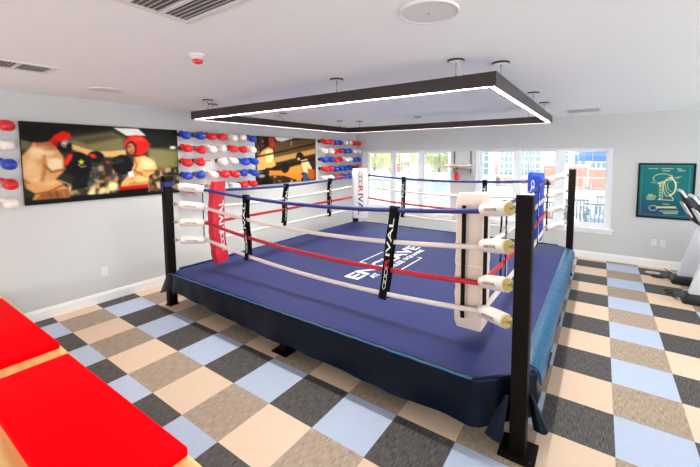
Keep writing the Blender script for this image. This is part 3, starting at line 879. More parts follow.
class Print:
    def __init__(s, nx, ny, asp, corners, base):
        s.nx, s.ny, s.asp = nx, ny, asp
        s.U, s.V = np.meshgrid((np.arange(nx)+0.5)/nx*asp, (np.arange(ny)+0.5)/ny)
        s.f = homog(corners)
        s.C = np.zeros((ny, nx, 3)); s.C[:] = base
    def P(s, p): u, v = s.f(p); return (u*s.asp, v)
    def mask_apply(s, d, color, soft, op=1.0):
        a = np.clip(0.5-d/soft, 0, 1); a = (a*a*(3-2*a)*op)[..., None]
        s.C[:] = s.C*(1-a)+np.array(color, float)*a
    def poly(s, pts, color, soft=0.02, op=1.0):
        pts = [s.P(p) for p in pts]; n = len(pts)
        D = np.full(s.U.shape, 1e9); ins = np.zeros(s.U.shape, bool)
        for i in range(n):
            x0, y0 = pts[i]; x1, y1 = pts[(i+1) % n]
            ex, ey = x1-x0, y1-y0
            t = np.clip(((s.U-x0)*ex+(s.V-y0)*ey)/(ex*ex+ey*ey+1e-12), 0, 1)
            D = np.minimum(D, np.hypot(s.U-x0-t*ex, s.V-y0-t*ey))
            c = ((y0 > s.V) != (y1 > s.V)) & (s.U < (x1-x0)*(s.V-y0)/(y1-y0+1e-12)+x0)
            ins ^= c
        s.mask_apply(np.where(ins, -D, D), color, soft, op)
    def ell(s, c, r, color, soft=0.02, rot=0.0, op=1.0):
        (cx, cy) = s.P(c); rx, _ = s.P((c[0]+r[0], c[1])); _, ry = s.P((c[0], c[1]+r[1])); rx -= cx; ry -= cy
        x = s.U-cx; y = s.V-cy; a = radians(rot)
        x, y = x*cos(a)+y*sin(a), -x*sin(a)+y*cos(a)
        k = np.sqrt((x/rx)**2+(y/ry)**2)
        s.mask_apply((k-1)*min(rx, ry), color, soft, op)
    def line(s, pts, w, color, soft=0.008, op=1.0):
        pts = [s.P(p) for p in pts]; D = np.full(s.U.shape, 1e9)
        for (x0, y0), (x1, y1) in zip(pts[:-1], pts[1:]):
            ex, ey = x1-x0, y1-y0
            t = np.clip(((s.U-x0)*ex+(s.V-y0)*ey)/(ex*ex+ey*ey+1e-12), 0, 1)
            D = np.minimum(D, np.hypot(s.U-x0-t*ex, s.V-y0-t*ey))
        s.mask_apply(D-w/2, color, soft, op)
    def finish_photo(s, k, gain=1.0, grain=4.0, seed=1):
        C = s.C
        for _ in range(k):
            P = np.pad(C, ((1, 1), (1, 1), (0, 0)), mode='edge')
            C = (P[:-2, 1:-1]+P[2:, 1:-1]+P[1:-1, :-2]+P[1:-1, 2:]+4*P[1:-1, 1:-1])/8
        x = C/255.0
        x = x*(1-0.0)+gain*0.42*(x-0.5)*(x*(1-x)*4)      # print contrast
        g = np.random.default_rng(seed).normal(0, grain, C.shape[:2])[..., None]
        s.C = np.clip(x*255+g, 0, 255)
    def sheet(s, name, m, parent, o, ux, vx):
        """o: top-left corner; ux, vx: full width and height vectors"""
        o, ux, vx = Vector(o), Vector(ux), Vector(vx)
        me = bpy.data.meshes.new(name)
        nx, ny = s.nx, s.ny
        us = np.arange(nx+1)/nx; vs = np.arange(ny+1)/ny
        UU, VV = np.meshgrid(us, vs)
        co = np.array(o)[None, None]+UU[..., None]*np.array(ux)+VV[..., None]*np.array(vx)
        org = np.array(ORG[parent]); co = co-org
        idx = np.arange((nx+1)*(ny+1)).reshape(ny+1, nx+1)
        q = np.stack([idx[:-1, :-1], idx[1:, :-1], idx[1:, 1:], idx[:-1, 1:]], -1).reshape(-1, 4)
        me.vertices.add(len(co.reshape(-1, 3))); me.vertices.foreach_set('co', co.reshape(-1))
        me.loops.add(q.size); me.loops.foreach_set('vertex_index', q.reshape(-1))
        me.polygons.add(len(q)); me.polygons.foreach_set('loop_start', np.arange(0, q.size, 4)); me.update(calc_edges=True)
        Cp = np.pad(s.C, ((0, 1), (0, 1), (0, 0)), mode='edge')/255.0
        L = np.where(Cp <= 0.04045, Cp/12.92, ((Cp+0.055)/1.055)**2.4)
        at = me.attributes.new('print', 'FLOAT_COLOR', 'POINT')
        at.data.foreach_set('color', np.concatenate([L, np.ones(L.shape[:2]+(1,))], -1).reshape(-1).astype(np.float32))
        me.materials.append(m); me.validate()
        ob = link(name, me, (0, 0, 0), parent); return ob

# large sparring photo
y0, y1, z0, z1 = -1.09, 0.735, 1.42, 2.41
g = thing('sparring_picture', 'large unframed photo print of two shirtless boxers in red headgear sparring', 'photo print', (XL, (y0+y1)/2, z0), 0, 'fight photos on the wall')
mb = MB(); mb.box(XL, XL+0.028, y0, y1, z0, z1, 0.003); part('backing_panel', mb, M['dark'], g, world=True)
p = Print(250, 136, (y1-y0)/(z1-z0), [(12, 48), (685, 88), (690, 352), (40, 405)], (68, 64, 48))
p.poly([(12, 40), (690, 80), (690, 120), (560, 130), (420, 95), (230, 110), (12, 120)], (44, 42, 34), 0.2)
p.poly([(225, 125), (410, 95), (465, 125), (465, 185), (330, 185), (235, 160)], (132, 126, 92), 0.12)
p.poly([(250, 130), (400, 108), (440, 120), (300, 150)], (96, 92, 66), 0.06)
p.poly([(560, 160), (690, 175), (690, 255), (560, 250)], (128, 126, 92), 0.10)
p.poly([(560, 95), (690, 90), (690, 160), (575, 165)], (50, 50, 42), 0.08)
p.poly([(413, 78), (520, 82), (553, 112), (470, 112)], (250, 248, 238), 0.02)
p.ell((667, 163), (12, 6), (245, 245, 235), 0.03)
p.poly([(12, 110), (80, 120), (60, 160), (14, 175)], (120, 118, 84), 0.08)
r = random.Random(3)
for k in range(190):
    x = r.uniform(225, 690); y = r.uniform(248, 350)
    c = r.choice([(196, 150, 110), (150, 110, 80), (60, 54, 46), (92, 100, 104), (40, 38, 34), (170, 160, 130), (78, 96, 120), (130, 100, 72), (52, 48, 40), (214, 190, 150)])
    p.ell((x, y), (r.uniform(5, 14), r.uniform(5, 16)), c, 0.03, op=0.8)
for k in range(14):
    x = r.uniform(225, 430); p.ell((x, r.uniform(325, 365)), (r.uniform(10, 18), r.uniform(14, 24)), r.choice([(216, 196, 140), (150, 140, 110), (70, 66, 56), (236, 220, 170)]), 0.04, op=0.85)
p.poly([(12, 375), (700, 345), (700, 420), (12, 420)], (34, 36, 36), 0.02)
# boxer on the near side
p.poly([(80, 125), (150, 120), (172, 165), (200, 200), (212, 235), (205, 285), (175, 305), (222, 335), (228, 372), (68, 384), (84, 358), (44, 335), (28, 280), (24, 200), (60, 165)], (206, 156, 112), 0.02)
p.poly([(60, 168), (150, 160), (165, 190), (120, 210), (60, 215)], (228, 184, 142), 0.05)
p.poly([(118, 205), (196, 212), (200, 250), (150, 262), (128, 245)], (236, 200, 158), 0.04)
p.line([(124, 240), (150, 266), (200, 256)], 0.02, (134, 88, 58), 0.03)
p.poly([(78, 132), (150, 132), (166, 172), (120, 178), (84, 160)], (168, 112, 78), 0.04)
p.ell((72, 270), (40, 48), (222, 176, 132), 0.06)
p.line([(36, 300), (70, 322), (112, 300)], 0.02, (150, 100, 66), 0.03)
p.poly([(46, 318), (120, 300), (182, 290), (212, 312), (130, 352), (84, 360)], (212, 158, 112), 0.025)
p.line([(84, 358), (140, 348), (205, 318)], 0.018, (140, 90, 58), 0.02)
p.poly([(110, 355), (222, 335), (228, 372), (84, 380)], (150, 104, 70), 0.04)
p.line([(170, 345), (176, 375)], 0.012, (110, 74, 50), 0.02)
p.ell((95, 178), (34, 16), (246, 214, 176), 0.12, -8, op=0.8); p.ell((58, 236), (20, 26), (240, 200, 156), 0.12, op=0.7); p.ell((172, 228), (20, 14), (250, 220, 182), 0.10, op=0.8)
p.ell((100, 300), (26, 10), (238, 196, 150), 0.08, -10, op=0.7); p.ell((150, 312), (30, 8), (240, 196, 150), 0.07, -14, op=0.7)
p.line([(120, 200), (124, 240), (112, 300)], 0.03, (150, 98, 64), 0.05, 0.7); p.line([(205, 205), (206, 280)], 0.02, (120, 76, 50), 0.04, 0.8)
p.line([(140, 352), (150, 376)], 0.02, (120, 78, 52), 0.04, 0.7); p.line([(200, 346), (204, 370)], 0.02, (190, 140, 98), 0.04, 0.7)
p.poly([(15, 110), (30, 72), (110, 62), (165, 75), (192, 100), (165, 118), (150, 134), (110, 140), (60, 138), (24, 128)], (32, 28, 25), 0.025)
p.poly([(140, 134), (165, 108), (196, 93), (228, 100), (236, 118), (206, 138), (196, 158), (168, 158)], (216, 42, 26), 0.018)
p.poly([(150, 140), (172, 128), (190, 146), (172, 164)], (166, 26, 22), 0.025)
p.ell((208, 158), (32, 24), (26, 25, 26), 0.015, 20)
p.ell((210, 147), (18, 15), (214, 202, 194), 0.05)
p.line([(200, 150), (212, 156), (222, 148)], 0.014, (150, 60, 52), 0.02); p.line([(206, 138), (216, 142)], 0.012, (120, 100, 96), 0.02)
p.ell((226, 160), (12, 16), (30, 28, 28), 0.03)
p.poly([(236, 148), (300, 168), (340, 178), (400, 178), (466, 172), (466, 196), (405, 204), (330, 204), (290, 196), (238, 172)], (216, 172, 120), 0.018)
p.line([(238, 170), (300, 196), (400, 204)], 0.010, (150, 106, 68), 0.02)
p.poly([(230, 255), (320, 235), (300, 330), (235, 345)], (34, 34, 34), 0.04)
p.ell((262, 228), (54, 46), (26, 25, 26), 0.016, -15)
p.poly([(203, 218), (222, 192), (240, 188), (238, 208), (216, 240), (208, 238)], (222, 62, 34), 0.014)
p.ell((338, 202), (34, 24), (24, 24, 25), 0.016)
p.poly([(306, 192), (330, 188), (344, 206), (322, 208)], (222, 66, 36), 0.014)
star = [(276+(17 if k % 2 == 0 else 7)*sin(k*pi/5), 224-(17 if k % 2 == 0 else 7)*cos(k*pi/5)) for k in range(10)]
p.poly(star, (206, 208, 40), 0.010)
p.line([(264, 236), (278, 246), (296, 240)], 0.010, (220, 220, 200), 0.01)
p.poly([(168, 296), (212, 254), (262, 276), (214, 322)], (66, 60, 54), 0.016)
p.line([(182, 300), (222, 318)], 0.010, (196, 190, 176), 0.01); p.line([(176, 296), (216, 312)], 0.006, (150, 144, 130), 0.01)
p.poly([(212, 254), (262, 276), (252, 290), (200, 268)], (40, 38, 36), 0.02)
# opponent
p.poly([(500, 205), (545, 196), (588, 226), (598, 250), (560, 288), (552, 322), (440, 340), (446, 310), (470, 285), (498, 250)], (214, 164, 112), 0.018)
p.poly([(530, 205), (588, 230), (590, 250), (550, 262), (525, 240)], (234, 190, 140), 0.04)
p.poly([(500, 258), (540, 268), (520, 300), (480, 300)], (190, 136, 90), 0.04)
p.line([(505, 260), (548, 290), (500, 308)], 0.02, (148, 100, 64), 0.03)
p.ell((528, 298), (30, 16), (224, 176, 124), 0.03, 15)
p.ell((560, 228), (22, 18), (246, 206, 156), 0.10, op=0.8); p.ell((520, 250), (12, 10), (240, 196, 146), 0.08, op=0.7); p.ell((530, 300), (20, 8), (244, 204, 154), 0.06, op=0.7)
p.line([(500, 205), (512, 240), (500, 262)], 0.025, (140, 92, 58), 0.04, 0.8); p.line([(545, 262), (588, 262)], 0.018, (150, 100, 64), 0.03, 0.8); p.line([(480, 318), (545, 312)], 0.02, (150, 98, 62), 0.05, 0.7)
p.ell((514, 152), (50, 42), (224, 44, 34), 0.016)
p.poly([(545, 130), (572, 148), (560, 165), (545, 160)], (206, 38, 32), 0.014)
p.ell((489, 166), (22, 30), (40, 24, 22), 0.016)
p.ell((488, 168), (17, 25), (186, 130, 94), 0.016)
p.line([(474, 160), (484, 158)], 0.012, (70, 40, 30), 0.01); p.line([(480, 184), (494, 182)], 0.010, (110, 60, 46), 0.01)
p.line([(512, 150), (512, 185), (498, 200)], 0.014, (150, 22, 22), 0.01)
p.ell((520, 128), (26, 8), (238, 92, 74), 0.03)
p.ell((452, 236), (42, 42), (24, 24, 26), 0.018)
p.ell((440, 218), (18, 12), (56, 56, 58), 0.04)
p.ell((389, 228), (10, 8), (214, 54, 34), 0.012)
p.line([(378, 232), (425, 228)], 0.025, (60, 86, 52), 0.02)
p.poly([(472, 268), (494, 262), (500, 284), (480, 292)], (232, 224, 214), 0.012)
p.poly([(434, 330), (556, 318), (558, 334), (434, 346)], (178, 40, 30), 0.014)
p.poly([(430, 345), (560, 333), (556, 356), (430, 366)], (38, 32, 32), 0.014)
p.finish_photo(3)
p.sheet('printed_photo', M['print'], g, (XL+0.0285, y0+0.004, z1-0.004), (0, y1-y0-0.008, 0), (0, 0, -(z1-z0-0.008)))

# smaller fight photo
y0, y1, z0, z1 = 2.26, 3.99, 1.425, 2.39
g = thing('ringside_picture', 'sepia photo print of a ringside fight behind ropes, between the two glove walls', 'photo print', (XL, (y0+y1)/2, z0), 0, 'fight photos on the wall')
mb = MB(); mb.box(XL, XL+0.028, y0, y1, z0, z1, 0.003); part('backing_panel', mb, M['dark'], g, world=True)
p = Print(200, 112, (y1-y0)/(z1-z0), [(20, 30), (500, 50), (495, 382), (20, 430)], (66, 50, 36))
p.poly([(165, 85), (500, 45), (500, 150), (170, 215)], (112, 88, 58), 0.05)
for k in range(7): p.line([(175, 100+14*k), (500, 62+13*k)], 0.008, (84, 64, 42), 0.02)
p.poly([(170, 34), (345, 40), (230, 74), (190, 66)], (248, 244, 230), 0.03)
p.line([(306, 70), (306, 106)], 0.02, (196, 176, 130), 0.02)
p.poly([(168, 205), (500, 128), (500, 168), (168, 250)], (178, 144, 90), 0.04)
r = random.Random(5)
for k in range(60): p.ell((r.uniform(20, 120), r.uniform(30, 200)), (r.uniform(4, 12), r.uniform(6, 16)), r.choice([(36, 30, 24), (120, 100, 76), (70, 56, 40), (160, 140, 110)]), 0.03, op=0.7)
for k in range(80): p.ell((r.uniform(120, 500), r.uniform(330, 430)), (r.uniform(4, 14), r.uniform(5, 12)), r.choice([(36, 30, 24), (150, 128, 80), (70, 56, 40), (196, 190, 170), (50, 60, 50)]), 0.03, op=0.7)
p.poly([(20, 330), (90, 320), (150, 400), (150, 430), (20, 430)], (40, 34, 28), 0.05)
p.ell((60, 358), (28, 14), (170, 150, 130), 0.03)
p.poly([(24, 215), (70, 150), (120, 120), (158, 140), (168, 240), (180, 268), (140, 290), (100, 290), (60, 330), (24, 320)], (206, 160, 104), 0.03)
p.poly([(95, 150), (150, 132), (160, 200), (140, 245), (100, 240)], (232, 198, 138), 0.04)
p.poly([(118, 40), (165, 40), (172, 100), (160, 128), (125, 118)], (168, 70, 48), 0.02)
p.poly([(84, 40), (120, 34), (128, 110), (90, 130)], (44, 30, 24), 0.03)
p.poly([(120, 312), (190, 312), (290, 300), (340, 320), (390, 345), (372, 396), (350, 386), (240, 352), (130, 350)], (220, 132, 56), 0.02)
p.poly([(286, 286), (330, 270), (380, 260), (388, 330), (330, 340), (286, 320)], (216, 140, 78), 0.025)
p.ell((250, 288), (32, 42), (36, 40, 36), 0.02)
p.ell((372, 196), (30, 36), (40, 34, 30), 0.018)
p.ell((362, 214), (12, 12), (196, 146, 104), 0.02)
p.poly([(376, 225), (430, 212), (468, 290), (440, 330), (392, 320)], (206, 184, 146), 0.03)
p.poly([(430, 290), (490, 300), (485, 380), (440, 380)], (170, 96, 40), 0.03)
p.ell((412, 362), (18, 34), (60, 88, 130), 0.03)
p.ell((360, 375), (14, 16), (206, 120, 60), 0.02)
p.line([(20, 203), (250, 150), (500, 86)], 0.030, (30, 28, 26), 0.012); p.line([(20, 325), (250, 270), (500, 212)], 0.030, (30, 28, 26), 0.012)
p.finish_photo(3)
p.sheet('printed_photo', M['print'], g, (XL+0.0285, y0+0.004, z1-0.004), (0, y1-y0-0.008, 0), (0, 0, -(z1-z0-0.008)))
# thin yellow edge strips by the prints
for yy in (0.752, 4.012):
    pass

# framed teal drawing
x0, x1, z0, z1 = 3.165, 3.925, 0.88, 1.845
g = thing('patent_drawing_poster', 'black-framed teal poster with a line drawing of boxing headgear on the window wall', 'framed poster', ((x0+x1)/2, YB, z0))
mb = MB(); f = 0.026
for a in ((x0, x1, z0, z0+f), (x0, x1, z1-f, z1), (x0, x0+f, z0+f, z1-f), (x1-f, x1, z0+f, z1-f)): mb.box(a[0], a[1], YB-0.03, YB, a[2], a[3], 0.003)
part('poster_frame', mb, M['dark'], g, world=True)
p = Print(150, 188, (x1-x0)/(z1-z0), [(62, 62), (440, 60), (436, 428), (44, 402)], (24, 116, 118))
p.poly([(40, 300), (450, 320), (450, 440), (40, 420)], (38, 84, 112), 0.5)
p.poly([(40, 380), (250, 395), (240, 440), (40, 420)], (64, 66, 110), 0.2, op=0.7)
ck = (226, 222, 160)
for a, b in (((64, 72), (432, 70)), ((412, 80), (408, 410)), ((78, 85), (62, 390)), ((62, 392), (420, 412))): p.line([a, b], 0.010, (150, 172, 150), 0.012, 0.5)
for (xa, xb, yy) in ((122, 150, 88), (158, 186, 88), (210, 292, 87), (218, 272, 102), (320, 350, 88), (328, 374, 100)):
    x = xa
    while x < xb:
        p.line([(x, yy), (min(xb, x+6), yy+1)], 0.013, ck, 0.010, 0.8); x += 9
def arc(cx, cy, rx, ry, a0, a1, n=24): return [(cx+rx*cos(radians(a)), cy+ry*sin(radians(a))) for a in np.linspace(a0, a1, n)]
p.line(arc(222, 152, 68, 30, 150, 360+20), 0.010, ck); p.line(arc(222, 156, 62, 26, 0, 160), 0.007, ck, 0.008, .7)
p.line(arc(275, 210, 48, 66, 110, 290), 0.012, ck); p.line(arc(262, 205, 54, 60, -80, 80), 0.026, ck)
p.line([(283, 130), (300, 165), (318, 200), (305, 245), (280, 268)], 0.012, ck)
p.line([(205, 182), (205, 290)], 0.034, ck, 0.02, .85); p.line([(188, 186), (290, 150)], 0.020, ck); p.line([(190, 292), (300, 298)], 0.012, ck); p.line([(222, 180), (222, 286)], 0.010, ck)
p.line([(236, 180), (250, 240), (282, 262)], 0.010, ck); p.line([(255, 185), (262, 225), (285, 240)], 0.008, ck); p.line([(268, 262), (300, 285), (296, 296)], 0.012, ck)
for cx, cy in ((205, 215), (205, 235), (205, 255), (205, 275)): p.ell((cx, cy), (8, 4), (24, 110, 112), 0.01)
p.line([(304, 146), (352, 138)], 0.010, ck, 0.01, .8); p.line([(318, 148), (335, 146)], 0.016, ck, 0.01, .7); p.line([(140, 178), (170, 180)], 0.008, ck); p.line([(310, 178), (332, 176)], 0.008, ck)
for k, (xa, xb, yy) in enumerate(((118, 150, 260), (105, 175, 278), (112, 165, 290), (118, 172, 268))): p.line([(x, yy+4*sin(x*0.5)) for x in np.linspace(xa, xb, 18)], 0.010, ck, 0.01, .9)
p.line(arc(156, 350, 28, 18, 0, 360), 0.010, ck); p.line([(x, 345+5*sin(x*0.45)) for x in np.linspace(178, 320, 60)], 0.016, ck); p.line([(184, 345), (330, 352)], 0.008, ck)
p.line([(226, 322), (272, 326)], 0.014, ck, 0.01, .8)
p.line([(x, 372+2*sin(x*0.8)) for x in np.linspace(206, 340, 60)], 0.010, ck, 0.01, .9); p.line([(x, 386+4*sin(x*0.5)) for x in np.linspace(232, 335, 50)], 0.013, ck, 0.01, .9)
p.sheet('drawing_print', M['print_flat'], g, (x0+f*0.9, YB-0.016, z1-f*0.9), (x1-x0-f*1.8, 0, 0), (0, 0, -(z1-z0-f*1.8)))

# ------------------------------------------------------------------ boxing gloves on the wall
def glove_meshes():
    mb = MB(); seg = 20
    # hand: lofted superellipse along +X (out of the wall), drooping
    prof = [(0.060, .040, .036, .000), (0.085, .052, .046, -.002), (0.120, .064, .058, -.005), (0.165, .073, .069, -.010), (0.205, .075, .072, -.014), (0.240, .070, .067, -.017), (0.266, .056, .053, -.019), (0.283, .035, .032, -.020), (0.290, .010, .009, -.020)]
    rows = []
    for x, ry, rz, dz in prof:
        rows.append([Vector((x, ry*math.copysign(abs(cos(a))**0.85, cos(a)), dz+rz*math.copysign(abs(sin(a))**0.85, sin(a)))) for a in np.linspace(0, 2*pi, seg+1)[:-1]])
    mb.rings(rows)
    hand = mb
    th = MB()
    rows = []
    path = [(0.070, -.040, .022, .020), (0.105, -.058, .034, .030), (0.145, -.066, .040, .033), (0.180, -.064, .036, .030), (0.205, -.055, .028, .020), (0.214, -.050, .024, .006)]
    for x, y, z, r in path:
        rows.append([Vector((x, y+r*0.9*cos(a), z+r*sin(a))) for a in np.linspace(0, 2*pi, 15)[:-1]])
    th.rings(rows)
    cf = MB()
    cf.rings([[Vector((x, r*cos(a), r*0.9*sin(a)+dz)) for a in np.linspace(0, 2*pi, seg+1)[:-1]] for x, r, dz in ((0.0, .044, .002), (0.004, .048, .002), (0.05, .050, .002), (0.088, .049, 0), (0.094, .042, 0))])
    return hand, th, cf
GL = {}
for c, cuff in (('blue', M['glove_cuff']), ('red', M['glove_cuff']), ('white', M['glove_lace']), ('white_black', M['glove_cuff'])):
    h, t, k = glove_meshes(); m = M['glove_'+c.split('_')[0]]
    GL[c] = (finish('hand', h, m, angle=80), finish('thumb', t, m, angle=80), finish('cuff', k, cuff, angle=50))
def glove(color, y, z, label, group, yaw=0.0, droop=0.0, mirror=False):
    hm, tm, cm = GL[color]
    g = tag(bpy.data.objects.new('boxing_glove', None), label, 'boxing glove', group); COL.objects.link(g); g.empty_display_size = 0.05
    g.location = (XL, y, z); g.rotation_euler = (0, droop, yaw); g.scale = (1.02, 0.87, 0.87)
    if mirror: g.scale = (1.02, -0.87, 0.87)
    for n, me in (('hand', hm), ('thumb', tm), ('cuff', cm)):
        o = bpy.data.objects.new(n, me); COL.objects.link(o); o.parent = g
rows_z = (2.345, 2.13, 1.92, 1.70, 1.485)
rname = ('top row', 'second row', 'third row', 'fourth row', 'bottom row')
onm = ('first', 'second', 'third', 'fourth', 'fifth', 'sixth', 'seventh', 'eighth')
B = ['b b r r k w b', 'r r w w r r w', 'r r . k w b b', 'b b w r r b b', 'r r w k w r r']
Cc = ['r r b b w w r r', 'w w r r b b w w', 'b b r r w w b b', 'r r b b b b r r', 'w w r r b b w w']
NM = {'b': 'blue', 'r': 'red', 'w': 'white', 'k': 'white'}; KEY = {'b': 'blue', 'r': 'red', 'w': 'white', 'k': 'white_black'}
gr = random.Random(11)
mid_group = 'gloves between the two fight photos'; win_group = 'gloves between fight photo and window'
for i, row in enumerate(B):
    for j, c in enumerate(row.split()):
        y = 0.79+j*0.212
        if c == '.':
            mb = MB(); mb.cyl((XL, y, rows_z[i]), (XL+0.16, y, rows_z[i]+0.01), 0.014, seg=12); mb.ell((XL+0.16, y, rows_z[i]+0.01), (0.016, 0.016, 0.016), u=10, v=8)
            single('glove_peg', mb, M['glove_lace'], 'bare cream wooden glove peg, third row of gloves between the fight photos', 'wall peg', org=(XL, y, rows_z[i])); continue
        ex = ' with black cuff' if c == 'k' else ''
        glove(KEY[c], y, rows_z[i], '%s boxing glove%s, %s, %s along from the large sparring photo' % (NM[c], ex, rname[i], onm[j]), mid_group, gr.uniform(-.12, .12), gr.uniform(-0.02, .10), j % 2 == 1)
for i, row in enumerate(Cc):
    for j, c in enumerate(row.split()):
        y = 4.13+j*0.197
        glove(KEY[c], y, rows_z[i], '%s boxing glove, %s near the window, %s along from the sepia fight photo' % (NM[c], rname[i], onm[j]), win_group, gr.uniform(-.12, .12), gr.uniform(-0.02, .08), j % 2 == 1)
for i, c in enumerate('rwbrw'):
    glove(KEY[c], -1.235, rows_z[i]+0.01, '%s boxing glove, %s of the column on the bench side of the sparring photo' % (NM[c], ('topmost', 'second', 'third', 'fourth', 'lowest')[i]), 'gloves beside the sparring photo', gr.uniform(-.05, .05), 0.03, False)

# ------------------------------------------------------------------ bench with red mats
g = thing('wooden_bench', 'long low yellow wooden bench carrying two red mats along the tiled floor', 'bench', (-0.6, -1.75, 0))
bz = 0.448
mb = MB(); mb.box(XL+0.02, 1.45, -2.16, -1.352, bz-0.05, bz, 0.006); part('bench_top', mb, M['wood'], g, world=True)
for x in (-2.9, -0.9, 1.2):
    mb = MB(); mb.box(x, x+0.05, -2.08, -1.42, 0, bz-0.05, 0.004); part('leg', mb, M['wood'], g, world=True)
mb = MB(); mb.box(-2.85, 1.2, -1.80, -1.74, 0.22, 0.30, 0.004); part('stretcher', mb, M['wood'], g, world=True)
def red_mat(x0, x1, y0, y1, label, rot):
    mb = MB(); mb.box(x0, x1, y0, y1, bz, bz+0.052, 0.012, 3)
    o = single('red_mat', mb, M['mat_red'], label, 'mat', 'red vinyl mats', org=((x0+x1)/2, (y0+y1)/2, bz))
    o.rotation_euler = (0, 0, rot)
red_mat(-0.712, 0.905, -1.845, -1.372, 'red vinyl mat on the yellow bench, the one closer to the camera', 0.018)
red_mat(-2.62, -0.955, -1.80, -1.385, 'red vinyl mat on the yellow bench, against the glove wall end', 0.018)

# ------------------------------------------------------------------ speed bag platform between the windows
g = thing('speed_bag_platform', 'small round white speed bag platform with wooden rim, mounted between the windows', 'speed bag platform', (-0.02, YB, 1.70))
for x in (-0.215, 0.168):
    mb = MB(); mb.box(x-0.012, x+0.012, YB-0.02, YB, 1.59, 2.09, 0.002)
    for k in range(11): mb.box(x-0.004, x+0.004, YB-0.0225, YB-0.02, 1.63+k*0.04, 1.645+k*0.04)
    part('wall_standard', mb, M['slot'], g, world=True)
    mb = MB(); mb.rings([[Vector((x+s, YB-0.02, 1.80)), Vector((x+s, YB-0.5, 1.775)), Vector((x+s, YB-0.5, 1.745)), Vector((x+s, YB-0.02, 1.70))] for s in (-0.015, 0.015)])
    part('bracket_arm', mb, M['trim'], g, world=True, smooth=False)
cx, cy = -0.02, 5.30
mb = MB(); mb.lathe([(0.0005, 1.735), (0.30, 1.735), (0.305, 1.738), (0.305, 1.772), (0.0005, 1.772)], (cx, cy, 0), 40); part('round_board', mb, M['rim_wood'], g, world=True)
mb = MB(); mb.lathe([(0.0005, 1.772), (0.30, 1.772), (0.30, 1.782), (0.0005, 1.782)], (cx, cy, 0), 40); part('white_top', mb, M['trim'], g, world=True)
mb = MB(); mb.cyl((cx, cy, 1.69), (cx, cy, 1.736), 0.03, 0.045, 16); part('swivel', mb, M['steel'], g, world=True)
mb = MB(); mb.lathe([(0.0005, 1.69), (0.010, 1.685), (0.014, 1.65), (0.034, 1.60), (0.056, 1.545), (0.062, 1.50), (0.054, 1.465), (0.030, 1.445), (0.0005, 1.44)], (cx, cy, 0), 24)
single('speed_bag', mb, M['glove_red'], 'small red teardrop speed bag hanging under the round wall platform', 'speed bag', org=(cx, cy, 1.69))

# ------------------------------------------------------------------ outlets
def outlet(o, n, label):
    n = Vector(n); s = Vector((-n.y, n.x, 0)); o = Vector(o)
    g = thing('wall_outlet', label, 'outlet', o, 0, 'wall outlets')
    def slab(mb, w, h, d0, d1, dz=0.0):
        mb.rings([[o+n*d+s*a+Vector((0, 0, b+dz)) for a, b in ((-w, -h), (w, -h), (w, h), (-w, h))] for d in (d0, d1)])
    mb = MB(); slab(mb, 0.037, 0.06, 0, 0.006); part('cover_plate', mb, M['plate'], g, world=True, smooth=False)
    mb = MB(); slab(mb, 0.018, 0.015, 0.006, 0.009, 0.024); slab(mb, 0.018, 0.015, 0.006, 0.009, -0.024); rc = part('receptacle', mb, M['plate'], g, world=True, smooth=False)
    mb = MB()
    for dz in (0.024, -0.024):
        for ds in (-0.007, 0.007):
            mb.rings([[o+n*d+s*(ds+a)+Vector((0, 0, dz+b)) for a, b in ((-0.0015, -0.005), (0.0015, -0.005), (0.0015, 0.005), (-0.0015, 0.005))] for d in (0.009, 0.0095)])
    part('slot', mb, M['slot'], rc, world=True, smooth=False)
outlet((XL, -0.34, 0.42), (1, 0, 0), 'white outlet plate low on the glove wall under the sparring photo')
outlet((3.44, YB, 0.44), (0, -1, 0), 'white outlet plate under the teal poster, the one nearer the window')
outlet((3.56, YB, 0.435), (0, -1, 0), 'white outlet plate under the teal poster, the one nearer the cardio machines')

